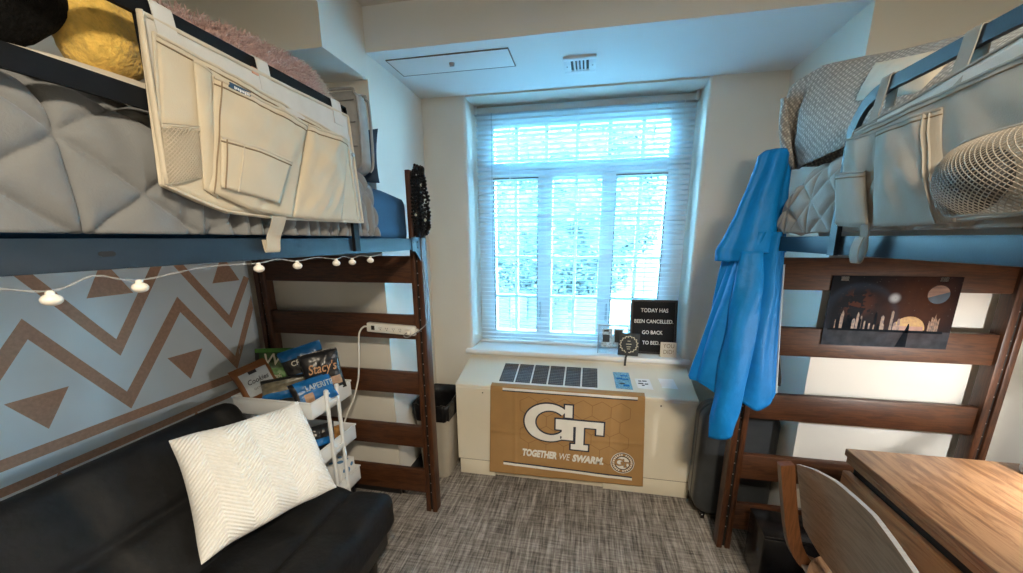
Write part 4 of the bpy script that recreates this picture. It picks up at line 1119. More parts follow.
b = MB(); b.tube(curve_pts([(-.870, ty - .050, 1.050), (-.885, ty - .055, 1.034), (-.86, ty - .050, 1.030), (-.80, 1.690, 1.070), (-.773, 1.692, 1.105), (-.767, 1.69, 1.16), (-.772, 1.692, 1.30), (-.776, 1.694, 1.40)], 8), .0028, 7); b.build('thin_cord', 'cordgrey', t)
b = MB(); b.tube(curve_pts([(-1.100, ty - .015, 1.064), (-1.125, 1.692, 1.062), (-1.150, 1.69, 1.03), (-1.162, 1.69, .96), (-1.172, 1.69, .86), (-1.186, 1.69, .77), (-1.225, 1.688, .66), (-1.275, 1.686, .56), (-1.33, 1.68, .40), (-1.36, 1.68, .10), (-1.37, 1.68, .004)], 8), .0045, 8); b.build('power_cord', 'cordwhite', t)

t = thing('bead_garland', 'bundle of black beaded strands hanging over the left bed post top', 'beads', (-.762, 1.67, 1.51))
random.seed(11)
for k in range(11):
    cx = -.752 + random.uniform(-.030, .030); cy = 1.672 + random.uniform(-.014, .012); top = 1.822 - random.uniform(0, .02); bo = 1.508 + random.uniform(0, .03)
    w = random.uniform(.012, .026); b = MB()
    for q in range(52):
        a = 2 * PI * q / 52; z = lerp(bo, top, .5 + .5 * math.sin(a)); x = cx + w * math.cos(a) * (1 - .3 * math.sin(a)) + .003 * math.sin(q * 1.3 + k)
        x += (1.82 - z) * .03
        b.ball((x, cy + .004 * math.sin(q * .7 + k) - .004 * math.cos(a), z), .0062, 7, 1 if (q * 7 + k * 3) % 43 == 0 else 0)
    b.build('strand', ['bead', 'beadwhite'], t)
b = MB(); b.tube([(-.765, 1.668, 1.805), (-.765, 1.70, 1.8105), (-.765, 1.73, 1.8105)], .003, 6); b.build('hook', 'steel', t)

# ================================================================== FUTON AND PILLOW
def tuft_box(lo, hi, r, fn, cuts=40, rot=None, piv=None):
    t_ = bmesh.new(); bmesh.ops.create_cube(t_, size=2); bmesh.ops.subdivide_edges(t_, edges=list(t_.edges), cuts=cuts, use_grid_fill=True)
    lo, hi = V(lo), V(hi); c = (lo + hi) / 2; h = (hi - lo) / 2
    for v in t_.verts:
        p = V((v.co.x * h.x, v.co.y * h.y, v.co.z * h.z)); q = V([max(-h[i] + r, min(h[i] - r, p[i])) for i in range(3)]); d = p - q
        if d.length > 1e-6: p = q + d.normalized() * r
        v.co = fn(c + p, d.normalized() if d.length > 1e-6 else V((0, 0, 0)))
    if rot is not None:
        for v in t_.verts: v.co = rot @ (v.co - V(piv)) + V(piv)
    return t_
t = thing('futon', 'black suede folding futon with stitched panels against the tapestry wall', 'futon', (-1.2, .45, 0))
SEY, SEN = 1.342, -.33
def seam_d(y, x, ys, xs):
    d = 9
    for s_ in ys: d = min(d, abs(y - s_))
    for s_ in xs: d = min(d, abs(x - s_))
    return d
YS = [1.06, .62, .18, -.2]
def seat_fn(p, n):
    if n.z > .3:
        d = seam_d(p.y + .02 * math.sin(p.x * 9), p.x, YS, [-1.02])
        p.z += (.034 * (1 - math.exp(-d / .028)) - .022) * n.z + .006 * nz(p.x * 5, p.y * 5)
    if n.x > .5: p.x += .006 * nz(p.y * 6, p.z * 8)
    p.y += .006 * nz(p.x * 6, p.z * 6, 3) * abs(n.y)
    return p
b = MB(); b.merge(tuft_box((-1.32, SEN, .235), (-.805, SEY, .405), .055, seat_fn, 46)); b.build('seat', 'futon', t, ang=80)
lean = math.atan2(.30, .42)
def back_fn(p, n):
    if n.x > .3:
        d = seam_d(p.y + .015 * math.sin(p.z * 14), p.z, [1.16, .69, .22], [.640])
        p.x += (.036 * (1 - math.exp(-d / .028)) - .022) * n.x + .006 * nz(p.y * 5, p.z * 5, 7)
    return p
b = MB(); b.merge(tuft_box((-1.375, SEN, .36), (-1.245, 1.305, .918), .06, back_fn, 46, Matrix.Rotation(-lean, 3, 'Y'), (-1.245, 0, .40))); b.build('backrest', 'futon', t, ang=80)
b = MB(); b.box((-1.28, SEN + .03, .15), (-.845, SEY - .04, .24), .01); b.build('base_frame', 'futonleg', t)
for x in (-.88, -1.24):
    for y in (1.22, SEN + .1):
        b = MB(); b.lathe([(.014, 0), (.022, .155)], (x, y, 0), 16); b.build('leg', 'futonleg', t)

BL, BR, TL, TR = V((-1.225, .815, .455)), V((-1.045, 1.262, .446)), V((-1.430, .940, .815)), V((-1.245, 1.335, .803))
axn = ((BR - BL) + (TR - TL)).cross((TL - BL) + (TR - BR)).normalized()
b = MB()
for sg in (1, -1):
    def f(u, v, sg=sg):
        a, d = 2 * u - 1, 2 * v - 1
        e = max(0, (1 - abs(a) ** 2.6)) ** .5 * max(0, (1 - abs(d) ** 2.6)) ** .5
        k1 = .5 + .5 * a * (1 - .05 * (1 - d * d) * abs(a) ** 4); k2 = .5 + .5 * d * (1 - .06 * (1 - a * a) * abs(d) ** 4)
        k1 += .012 * nz(d * 2.2, 7.3) * abs(a) ** 2; k2 += .016 * nz(a * 2.4, 3.1) * abs(d) ** 2
        p = BL.lerp(BR, k1).lerp(TL.lerp(TR, k1), k2) + axn * .018 * nz(a * 1.6, d * 1.6, 9)
        che = abs(((u * 3.0) % 1) - .5) * 2
        rib = math.sin((v * 30 + che * 4.5) * 2 * PI) * .0042
        return p + axn * (sg * (.080 * e + .004 * nz(u * 5, v * 5, 2) * e) + rib * (.35 + .65 * e) * sg)
    b.grid(f, 150, 190)
bmesh.ops.remove_doubles(b.bm, verts=b.bm.verts, dist=.0004)
o = b.build('throw_pillow', 'whiteknit', ang=80); tag(o, 'white ribbed chenille throw pillow leaning on the black futon', 'pillow')

# ================================================================== SNACK CART
t = thing('rolling_cart', 'white three-tier rolling cart full of snacks, beside the futon end', 'cart', (-1.41, 1.505, 0))
KX0, KX1, KY0, KY1 = -1.625, -1.205, 1.360, 1.652
for z in (.700, .450, .200):
    b = MB(); w = .006
    b.box((KX0, KY0, z), (KX1, KY1, z + .006), .002)
    b.box((KX0, KY0, z), (KX1, KY0 + w, z + .082), .002); b.box((KX0, KY1 - w, z), (KX1, KY1, z + .082), .002)
    b.box((KX0, KY0 + w, z), (KX0 + w, KY1 - w, z + .082), .002); b.box((KX1 - w, KY0 + w, z), (KX1, KY1 - w, z + .082), .002)
    b.box((KX0 - .004, KY0 - .004, z + .076), (KX1 + .004, KY0 + .004, z + .084), .002); b.box((KX0 - .004, KY1 - .004, z + .076), (KX1 + .004, KY1 + .004, z + .084), .002)
    b.box((KX1 - .004, KY0, z + .076), (KX1 + .004, KY1, z + .084), .002); b.box((KX0 - .004, KY0, z + .076), (KX0 + .004, KY1, z + .084), .002)
    b.build('tray', 'cartwhite', t)
for x, sg in ((KX1 + .010, 1), (KX0 - .010, -1)):
    for y in (1.452, 1.530):
        b = MB(); b.tube([(x, y, .065), (x, y, .79)], .0095, 12); b.lathe([(.0115, 0), (.0115, .02), (.006, .026)], (x, y, .785), 14); b.build('pole', 'cartwhite', t)
    b = MB()
    for z in (.735, .485, .235): b.box((x - .006, 1.445, z - .012), (x + .006, 1.537, z + .012), .003)
    b.build('pole_bracket', 'cartwhite', t)
for x in (KX0 + .03, KX1 - .03):
    for y in (KY0 + .03, KY1 - .03):
        b = MB(); b.lathe([(.021, -.009), (.0235, -.006), (.0235, .006), (.021, .009)], (x, y, .0238), 18, axis='x'); b.box((x - .013, y - .012, .028), (x + .013, y + .012, .06), .003); b.tube([(x, y, .05), (x, y, .20)], .008, 8)
        b.build('caster', 'gloss_black', t)

def snack_bag(name, label, c, w, h, th, yaw, tilt, roll, mats, zones, texts=(), seed=0.0, cat='snack bag'):
    """pillow bag: local x across, z up, front -y.  zones(u, v) -> material index"""
    R = Matrix.Rotation(yaw, 3, 'Z') @ Matrix.Rotation(tilt, 3, 'X') @ Matrix.Rotation(roll, 3, 'Y')
    c = V(c); t_ = thing(name, label, cat, c, 'snacks on the white cart')
    b = MB()
    def pt(u, v, sg, lift=0.0):
        a, d = 2 * u - 1, 2 * v - 1
        e = max(0, 1 - abs(a) ** 2.5) ** .5 * max(0, 1 - abs(d * 1.06) ** 3) ** .6 if abs(d) < .943 else 0
        cr = .0016 * math.sin(u * 60) * (1 if abs(d) > .93 else 0)
        wv = (.006 * nz(u * 4 + seed, v * 4, seed) + .003 * nz(u * 9, v * 11 + seed, seed)) * (.4 + .6 * e)
        x = a * w / 2 * (1 - .05 * math.cos(d * PI / 2) ** 2); z = d * h / 2
        return c + R @ V((x, -sg * (th / 2 * e) + wv + cr - lift, z))
    for sg in (1, -1):
        b.grid(lambda u, v, sg=sg: pt(u, v, sg), 28, 34, (lambda u, v: zones(u, v)) if sg > 0 else 0)
    bmesh.ops.remove_doubles(b.bm, verts=b.bm.verts, dist=.0004)
    b.build('bag', mats, t_, ang=70)
    for s, u, v, sz, m, sh, sx in texts:
        p = pt(u, v, 1, .0035); e_ = .04
        xd = (pt(min(.98, u + e_), v, 1) - pt(max(.02, u - e_), v, 1)); yd = (pt(u, min(.93, v + e_), 1) - pt(u, max(.07, v - e_), 1))
        text('lettering', t_, s, sz, frame4(p, xd, yd), m, .0012, sh, .0004, sx)
    return t_
rd = math.radians
snack_bag('snack_pouch', 'brown snack pouch with a white label, leaning at the tapestry', (-1.565, 1.445, .835), .165, .175, .05, rd(52), rd(-22), rd(-16),
          ['brownbag', 'labelwhite', 'blackbag'], lambda u, v: (2 if (.40 < u < .62 and .72 < v < .80) else 1) if (.16 < u < .88 and .12 < v < .78) else 0, [('Cookies', .52, .50, (.034), 'print_dark', .3, .8), ('organic', .52, .30, .022, 'cordgrey', 0, 1)], 1.0)
snack_bag('snack_bag', 'green and black snack bag with cream letters at the back of the cart', (-1.540, 1.535, .858), .17, .22, .06, rd(40), rd(-12), rd(6),
          ['greenbag', 'greenpatch', 'blackbag'], lambda u, v: 1 if (.30 < u < .80 and .28 < v < .56) or v > .90 else (2 if v < .28 or u < .12 else 0), [('W', .42, .74, .085, 'lettercream', .15, .9), ('veggie', .52, .38, .03, 'lettercream', .1, .9)], 2.0)
snack_bag('snack_bag', 'black snack bag with a bright blue top band, between green and black bags', (-1.395, 1.585, .858), .20, .24, .06, rd(38), rd(-10), rd(-14),
          ['blackbag', 'bluebag'], lambda u, v: 1 if v > .80 or (.10 < u < .50 and .28 < v < .46) else 0, [('CRISPERS', .55, .70, .036, 'lettercream', .1, .9), ('BITE', .30, .37, .03, 'labelwhite', 0, .9)], 3.0)
snack_bag('snack_bag', 'black bag with copper script lettering, upright at the cart corner', (-1.275, 1.545, .862), .175, .21, .06, rd(42), rd(-8), rd(-7),
          ['blackbag', 'cracker'], lambda u, v: 1 if (.45 < u < .92 and .16 < v < .36) else 0, [("Stacy's", .50, .62, .066, 'lettercopper', .3, .72)], 4.0)
snack_bag('snack_bag', 'bright blue snack bag with white capitals lying low at the cart rim', (-1.262, 1.455, .800), .19, .125, .055, rd(56), rd(-30), rd(-6),
          ['bluebag', 'cracker', 'blackbag'], lambda u, v: 1 if (.22 < u < .42 and v < .45) else (2 if u < .1 else 0), [('LAPERITE', .62, .60, .040, 'labelwhite', .1, .8)], 5.0)
snack_bag('snack_bag', 'olive and blue snack bag lying flat in the front of the top tray', (-1.425, 1.468, .800), .21, .11, .05, rd(34), rd(-38), rd(-4),
          ['olivebag', 'bluebag', 'blackbag'], lambda u, v: 1 if v < .30 else (2 if v > .80 else 0), [], 6.0)
snack_bag('snack_bag', 'dark blue snack bag standing in the middle tray of the cart', (-1.262, 1.462, .540), .13, .15, .05, rd(60), rd(-10), rd(5),
          ['blackbag', 'bluebag'], lambda u, v: 1 if .35 < v < .6 else 0, [], 7.0)
snack_bag('snack_bag', 'amber brown snack bag lying in the middle tray of the cart', (-1.290, 1.550, .503), .14, .085, .05, rd(62), rd(-40), rd(0),
          ['orangebag', 'brownbag', 'blackbag'], lambda u, v: 1 if .4 < u < .6 else (2 if v < .2 else 0), [], 8.0)
t = thing('snack_box', 'white carton with blue spots in the bottom tray of the cart', 'box', (-1.27, 1.57, .2065), 'snacks on the white cart')
b = MB(); b.box((-1.335, 1.52, .2065), (-1.222, 1.635, .345), .002); b.build('carton', 'paper', t)
b = MB()
for y, z, r in ((1.545, .315, .010), (1.575, .30, .017), (1.61, .318, .011), (1.548, .26, .014), (1.60, .25, .013), (1.575, .23, .008)): b.lathe([(r, -.0002), (r, .0008)], (-1.222, y, z), 16, axis='x')
for x, y, r in ((-1.30, 1.55, .012), (-1.26, 1.57, .015), (-1.29, 1.61, .011), (-1.245, 1.605, .008)): b.lathe([(r, -.0002), (r, .0008)], (x, y, .345), 16)
b.build('spot_print', 'bluespot', t)
snack_bag('snack_bag', 'small dark blue bag behind the carton in the bottom tray', (-1.40, 1.50, .285), .15, .13, .05, rd(50), rd(-20), rd(0), ['bluebag', 'blackbag'], lambda u, v: 1 if v < .5 else 0, [], 9.0)

# ================================================================== WASTE BIN
def rrect(cx, cy, hx, hy, r, n=8):
    out = []
    for qx, qy, a0 in ((1, 1, 0), (-1, 1, PI / 2), (-1, -1, PI), (1, -1, 3 * PI / 2)):
        for k in range(n + 1):
            a = a0 + k / n * PI / 2; out.append((cx + qx * (hx - r) + r * math.cos(a), cy + qy * (hy - r) + r * math.sin(a)))
    return out
def loft(mb, rings, mi=0, cap0=True, cap1=False):
    vs = [[mb.bm.verts.new(p) for p in R] for R in rings]; n = len(vs[0])
    for i in range(len(vs) - 1):
        for k in range(n): mb.bm.faces.new([vs[i][k], vs[i][(k + 1) % n], vs[i + 1][(k + 1) % n], vs[i + 1][k]]).material_index = mi
    if cap0: mb.bm.faces.new(vs[0][::-1]).material_index = mi
    if cap1: mb.bm.faces.new(vs[-1]).material_index = mi
t = thing('waste_bin', 'beige plastic waste bin with black liner, between bed post and heater', 'waste bin', (-.918, 2.10, 0))
BCX, BCY = -.920, 2.125
BK = 1.13
def br_(z, g=0.0):
    k = z / .45; return BCX, BCY, lerp(.088, .112, k) + g, lerp(.125, .158, k) + g, lerp(.035, .045, k)
b = MB(); loft(b, [[V((x, y, z * BK)) for x, y in rrect(*br_(z, g))] for z, g in ((.002, -.006), (.008, 0), (.20, 0), (.42, 0), (.448, .004), (.45, .002), (.45, -.004), (.42, -.006), (.02, -.006))], cap1=True); b.build('bucket', 'bin', t)
b = MB(); rings = []
for z, g in ((.365, .0075), (.40, .012), (.44, .010), (.457, .008), (.460, 0), (.455, -.008), (.40, -.012), (.30, -.016), (.18, -.022)):
    R = []
    for k, (x, y) in enumerate(rrect(*br_(z, g), n=10)):
        w = .004 * math.sin(k * 1.9) * (1 if z < .44 else .3) + .004 * nz(k * .7, z * 20); dz = .012 * nz(k * .35, 5) if z < .38 else (.006 * nz(k * .3, 9))
        dx, dy = x - BCX, y - BCY; L = math.hypot(dx, dy); ww = max(w, -.002) if g > 0 else min(w, .002); R.append(V((min(max(x + dx / L * ww, -1.047), -.7935), y + dy / L * ww, (z + dz) * BK + (.012 * sm((y - 2.1) / .15) if z > .39 else 0))))
    rings.append(R)
loft(b, rings, cap0=False, cap1=True); b.build('liner', 'liner', t, ang=70)

# ================================================================== JACKET ON THE RIGHT POST
t = thing('jacket', 'bright blue nylon jacket hanging from the right bed post', 'jacket', (.62, 1.63, .69))
def fold_ring(u, z, xl, xr, cy, th, ph, amp, k1=5, k2=9):
    a = 2 * PI * u; cx = (xl + xr) / 2; hx = (xr - xl) / 2
    f = 1 + amp * (math.sin(k1 * a + ph + 2.2 * nz(z * 3, ph, 1)) + .5 * math.sin(k2 * a - 1.7 * ph + 3 * nz(z * 4, ph, 2)))
    return V((cx + hx * math.cos(a) * (1 + .25 * (f - 1)), cy + th * math.sin(a) * f, z))
LT = [(.80, .462), (.90, .452), (.96, .458), (1.2, .505), (1.39, .548), (1.55, .60)]
RT = [(.80, .762), (.87, .782), (1.0, .768), (1.2, .750), (1.40, .733), (1.55, .72)]
def body(u, v):
    z0 = .845; z = lerp(z0, 1.52, v)
    p = fold_ring(u, z, interp(LT, z), interp(RT, z), 1.640, .060, .4, .22)
    if v < .12: p.z += (1 - v / .12) * (.060 * sm((.60 - p.x) / .14) - .035 * math.exp(-((p.x - .70) / .05) ** 2))
    return p
b = MB(); b.grid(body, 120, 70, cu=True); o = b.build('body', 'jacket', t, ang=80); solid(o, .003)
HLt = [(1.405, .500), (1.45, .497), (1.50, .522), (1.586, .556), (1.68, .585), (1.75, .602), (1.80, .612), (1.815, .630)]
HRt = [(1.405, .735), (1.586, .722), (1.68, .718), (1.80, .722), (1.815, .708)]
def hood(u, v):
    z = lerp(1.410, 1.815, v); p = fold_ring(u, z, interp(HLt, z), interp(HRt, z), 1.652 + .02 * v, lerp(.072, .036, v), 2.1, .20, 4, 7)
    if v < .1: p.z += (1 - v / .1) * (.035 * sm((p.x - .55) / .1))
    return p
b = MB(); b.grid(hood, 110, 50, cu=True); 
b.grid(lambda u, v: hood(u, 1).lerp(V((.668, 1.672, 1.823)), v), 110, 4)
o = b.build('hood', 'jacket', t, ang=80); solid(o, .003)
def sleeve(u, v):
    P = [(1.45, .605, 1.585, .036), (1.30, .600, 1.570, .050), (1.10, .588, 1.562, .054), (.92, .576, 1.558, .052), (.78, .570, 1.558, .050), (.695, .570, 1.560, .044)]
    z = lerp(1.45, .695, v); T = sorted(P)
    cx, cy, r = (interp([(q[0], q[j]) for q in T], z) for j in (1, 2, 3)); a = 2 * PI * u
    f = 1 + .10 * math.sin(3 * a + 4 * nz(z * 4, 3)) + .10 * nz(math.cos(a) * 1.5, math.sin(a) * 1.5, z * 9)
    return V((cx + r * math.cos(a) * f, cy + r * .62 * math.sin(a) * f, z + .012 * math.cos(a) * v))
b = MB(); b.grid(sleeve, 40, 60, cu=True); o = b.build('sleeve', 'jacket', t, ang=80); solid(o, .003)
def sleeve2(u, v):
    z = lerp(1.42, .93, v); a = 2 * PI * u; cx = lerp(.575, .525, v); r = .042
    f = 1 + .12 * math.sin(3 * a + 4 * nz(z * 4, 8)); return V((cx + r * math.cos(a) * f, 1.672 + r * .5 * math.sin(a) * f, z))
b = MB(); b.grid(sleeve2, 36, 40, cu=True); o = b.build('sleeve', 'jacket', t, ang=80); solid(o, .003)
b = MB(); b.tube(curve_pts([(.727, 1.61, 1.40), (.742, 1.61, 1.2), (.760, 1.61, 1.0), (.772, 1.612, .88)], 6), .0032, 6); b.build('zip_edge', 'jacketlight', t)
b = MB(); b.strap(curve_pts([(.582, 1.566, 1.20), (.570, 1.560, 1.13), (.562, 1.562, 1.06)], 5), (1, 0, 0), .004, .012); b.build('pocket_zip', 'jacket', t)
b = MB(); b.tube(curve_pts([(.69, 1.668, 1.80), (.69, 1.70, 1.822), (.69, 1.73, 1.815), (.69, 1.745, 1.8105)], 5), .004, 7); b.build('hanging_loop', 'jacket', t)
b = MB(); b.strap(curve_pts([(.760, 1.722, 1.44), (.768, 1.720, 1.28), (.782, 1.719, 1.10), (.818, 1.719, .92), (.822, 1.7185, .885)], 6), (1, 0, 0), .024, .004)
b.box((.808, 1.714, .872), (.834, 1.724, .890), .002)
o = b.build('webbing_strap', 'blackmetal'); tag(o, 'black webbing strap hanging behind the right edge of the blue jacket', 'strap')

# ================================================================== SUITCASE AND BLACK BOX
t = thing('suitcase', 'charcoal hard-shell suitcase standing behind the right bed post', 'suitcase', (.785, 1.985, 0))
def sc_ring(y, g): return [V((x, y, z)) for x, z in rrect(.785, .352, .183 - g, .312 - g, .085, 10)]
b = MB(); loft(b, [sc_ring(y, g) for y, g in ((1.905, .035), (1.908, .018), (1.920, .004), (1.935, 0), (1.975, 0))], cap0=True); loft(b, [sc_ring(y, g) for y, g in ((2.065, .035), (2.062, .018), (2.05, .004), (2.035, 0), (1.995, 0))], cap0=True)
b.build('shell', 'suitcase', t, ang=50)
b = MB(); loft(b, [sc_ring(y, g) for y, g in ((1.973, .004), (1.974, -.002), (1.978, -.003), (1.992, -.003), (1.996, -.002), (1.997, .004))], cap0=False); b.build('zip_band', 'suitcaseedge', t)
for x in (.66, .91):
    for y in (1.935, 2.035):
        b = MB(); b.lathe([(.016, -.008), (.018, -.005), (.018, .005), (.016, .008)], (x, y, .0185), 16, axis='x'); b.box((x - .012, y - .010, .024), (x + .012, y + .010, .045), .003); b.build('wheel', 'gloss_black', t)
b = MB(); b.tube(curve_pts([(.735, 1.985, .660), (.740, 1.985, .680), (.785, 1.985, .684), (.83, 1.985, .680), (.835, 1.985, .660)], 6), .007, 8); b.build('handle', 'suitcaseedge', t)
t = thing('speaker_box', 'small glossy black box on the floor between bed post and chair', 'box', (.885, 1.58, 0))
b = MB(); b.box((.772, 1.50, .012), (1.0, 1.675, .268), .006, seg=3, rot=Matrix.Rotation(-.06, 3, 'Z')); b.build('case', 'gloss_black', t)
b = MB(); b.box((.770, 1.498, .268), (1.002, 1.677, .283), .004, seg=3, rot=Matrix.Rotation(-.06, 3, 'Z')); b.build('top_panel', 'gloss_black', t)
for x, y in ((.80, 1.53), (.97, 1.52), (.80, 1.65), (.97, 1.64)):
    b = MB(); b.lathe([(.012, 0), (.012, .0125)], (x, y, 0), 12); b.build('foot', 'dark', t)
b = MB(); b.tube(curve_pts([(.93, 1.64, .284), (.945, 1.662, .305), (.97, 1.675, .310), (1.02, 1.68, .295), (1.06, 1.68, .18), (1.08, 1.68, .005)], 6), .0026, 6); b.build('cable', 'cordgrey', t)

# ================================================================== POSTER ON THE RIGHT BED END
PXC, PW, PZ0, PH, PYY = 1.188, .440, 1.062, .288, 1.7385
M['poster'] = poster_mat(0, 0, PW, PH)
t = thing('poster', 'dark space poster with planets, skyline and yellow sun dome on the right bed end', 'poster', (PXC, PYY, PZ0))
def pp(u, v, d=0.0): return V((PXC + u * PW, PYY - .0012 - d, PZ0 + v * PH))
b = MB(); b.box((PXC - PW / 2, PYY - .0012, PZ0), (PXC + PW / 2, PYY + .0012, PZ0 + PH)); b.build('print', 'poster', t)
pf = lambda p, d: pp(p[0], p[1], d)
asp = PW / PH
def dpoly(cu, cv, r, a0=0, a1=2 * PI, n=28): return [(cu + r * math.cos(a0 + (a1 - a0) * k / n) / asp, cv + r * math.sin(a0 + (a1 - a0) * k / n)) for k in range(n if a1 - a0 > 6.2 else n + 1)]
M['planet_a'] = mat('planet_upper_print', (.15, .075, .045), .5, .5, 30, stretch=(.3, 1, 2)); M['planet_b'] = mat('planet_lower_print', (.015, .035, .06), .5, .3, 30)
M['sunprint'] = mat('sun_dome_print', (.33, .17, .02), .5, .25, 90); M['sunlow'] = mat('sun_low_print', (.24, .10, .05), .5, .2, 40)
M['towerprint'] = mat('tower_print', (.15, .075, .035), .5, .6, 80); M['shadowprint'] = mat('dark_figure_print', (.006, .008, .011), .8, .2, 40, spec=.05)
b = MB(); b.prism(dpoly(.345, .76, .125), .0001, .0003, pf, 0); b.prism(dpoly(.345, .76, .125, PI + .35, 2 * PI + .30), .0003, .0005, pf, 1); b.build('planet', ['planet_a', 'planet_b'], t)
b = MB(); b.prism(dpoly(.175, .26, .19, 0, PI), .0001, .0003, pf, 0); b.prism([(.06, .25), (.29, .25), (.285, .31), (.07, .31)], .0003, .0005, pf, 1); b.build('sun_dome', ['sunprint', 'sunlow'], t)
random.seed(5); b = MB()
for k in range(30):
    u = -.42 + .52 * random.random(); w = random.uniform(.008, .026); h = random.uniform(.04, .17) * (1 if random.random() < .7 else 1.5)
    mi = 0 if random.random() < .55 else 1
    b.prism([(u - w / 2, .25), (u + w / 2, .25), (u + w / 2, .25 + h), (u, .25 + h + random.uniform(0, .05)), (u - w / 2, .25 + h)], .0003 + k * 1e-5, .0005 + k * 1e-5, pf, mi)
for k in range(5):
    u = .32 + k * .016; b.prism([(u, .25), (u + .014, .25), (u + .014, .38 + .06 * (k % 3)), (u, .40 + .05 * (k % 2))], .0003 + k * 1e-5, .0005 + k * 1e-5, pf, 0)
b.build('skyline', ['towerprint', 'shadowprint'], t)
b = MB(); b.prism([(.10, .01), (.185, .01), (.180, .30), (.174, .345), (.166, .345), (.158, .29)], .0006, .0009, pf, 0); b.prism([(-.47, .225), (.44, .215), (.44, .250), (-.47, .252)], .0006, .0009, pf, 0); b.build('figure', 'shadowprint', t)
b = MB()
for u, v in ((-.40, .97), (.36, .975)): b.prism(bar(u - .03, u + .03, v - .04, v + .02), .0002, .0006, pf)
b.build('tape', 'clear', t)

# ================================================================== DESK, CHAIR, ADDED LAMP
t = thing('desk', 'walnut-grain wooden desk under the right loft bed', 'desk', (1.33, .68, 0))
DX0, DX1, DY0, DY1 = .945, 1.700, -.05, 1.442
b = MB(); b.box((DX0, DY0, .722), (DX1, DY1, .750), .004, seg=3); b.build('desktop', 'desk', t)
b = MB(); b.box((DX0 + .006, DY0 + .01, .698), (DX1 - .01, DY1 - .006, .7195), .003); b.build('sub_top', 'deskfront', t)
b = MB(); b.box((DX0 + .022, DY0 + .02, .57), (DX1 - .02, DY1 - .03, .6965)); b.build('drawer_case', 'dark', t)
for y0, y1 in ((.712, DY1 - .012), (DY0 + .015, .704)):
    b = MB(); b.box((DX0 - .003, y0, .575), (DX0 + .0215, y1, .668), .004); d_ = b.build('drawer', 'deskfront', t)
for x in (DX0 + .012, DX1 - .065):
    for y in (DY1 - .065, DY0 + .02):
        b = MB(); b.box((x, y, 0), (x + .048, y + .045, .585), .004); b.build('leg', 'deskfront', t)
b = MB(); b.box((1.60, DY0 + .07, .25), (1.615, DY1 - .07, .565), .002); b.build('modesty_panel', 'deskfront', t)

t = thing('desk_chair', 'wooden chair with curved plywood back pulled up to the desk', 'chair', (.90, 1.0, 0))
TZ = [(.745, .815), (.78, .829), (.92, .853), (1.07, .842), (1.16, .818), (1.235, .786)]
def cback(u, v, off=0.0):
    y = lerp(.748, 1.235, u); zt = interp(TZ, y); rb = .06 * (abs(2 * u - 1) ** 4); z = lerp(.50 + rb, zt, v)
    return V((.680 + (.80 - z) * .235 + .022 * math.sin(PI * u) + off, y, z))
b = MB(); N = 40
for off, sgn_ in ((0, 1), (.012, -1)): b.grid(lambda u, v, off=off: cback(u, v, off), N, 24, 0)
for e in (0, 1): b.grid(lambda u, v, e=e: cback(u, e, v * .012), N, 2, 1); b.grid(lambda u, v, e=e: cback(e, u, v * .012), 24, 2, 1)
bmesh.ops.remove_doubles(b.bm, verts=b.bm.verts, dist=.0003); b.build('backrest', ['chairply', 'plyedge'], t, ang=50)
for y in (1.222, .762):
    b = MB(); P_ = curve_pts([(.646, y, .792), (.656, y, .74), (.672, y, .66), (.694, y, .56), (.716, y, .49), (.752, y, .435), (.80, y, .418)], 6)
    b.strap(P_, (0, 1, 0), .026, .040); b.build('back_post', 'chairwood', t)
b = MB()
def seatf(u, v, dz=0.0):
    a, d = 2 * u - 1, 2 * v - 1; k = math.sqrt(max(0, 1 - .5 * d * d)); k2 = math.sqrt(max(0, 1 - .5 * a * a))
    return V((.935 + a * .235 * k * 1.1, .992 + d * .255 * k2 * 1.1, .446 + dz - .012 * (1 - a * a) * (1 - d * d) + .02 * max(0, -a) ** 3))
for dz in (0, -.012): b.grid(lambda u, v, dz=dz: seatf(u, v, dz), 30, 30)
for e in (0, 1): b.grid(lambda u, v, e=e: seatf(e, u, -.012 * v), 30, 2, 1); b.grid(lambda u, v, e=e: seatf(u, e, -.012 * v), 30, 2, 1)
bmesh.ops.remove_doubles(b.bm, verts=b.bm.verts, dist=.0003); b.build('seat', ['chairply', 'plyedge'], t, ang=50)
for y in (1.19, .80):
    b = MB(); b.tube(curve_pts([(.80, y, .424), (.78, y, .40), (.735, y, .05), (.73, y, .012)], 6), .011, 10); b.build('leg', 'steel', t)
    b = MB(); b.tube(curve_pts([(1.07, y, .424), (1.09, y, .40), (1.12, y, .05), (1.125, y, .012)], 6), .011, 10); b.build('leg', 'steel', t)
    b = MB(); b.box((.735, y - .016, .428), (.80, y + .016, .436), .003); b.build('seat_bracket', 'steel', t)

t = thing('added_desk_lamp', 'added white desk lamp at the far right of the desk, brightening the wall', 'lamp', (1.470, 1.36, .750))  # lamp added to brighten the wall under the right bed
b = MB(); b.lathe([(.062, 0), (.064, .010), (.058, .045), (.045, .085), (.022, .105), (.012, .110)], (1.470, 1.36, .7505), 28); b.build('base', 'lampwhite', t)
b = MB(); b.tube(curve_pts([(1.470, 1.36, .855), (1.545, 1.35, .95), (1.60, 1.33, 1.05), (1.61, 1.27, 1.13), (1.57, 1.18, 1.165), (1.53, 1.12, 1.16)], 8), .009, 10); b.build('stem', 'lampwhite', t)
b = MB(); b.lathe([(.025, .10), (.03, .095), (.09, .0), (.087, 0), (.028, .09), (.02, .095)], (1.52, 1.10, 1.07), 28, cap=False); b.build('lamp_shade', 'lampwhite', t)
b = MB(); b.ball((1.52, 1.10, 1.118), .026, 16); b.build('bulb', emit_mat('warm_bulb', (1, .93, .82), 15), t)

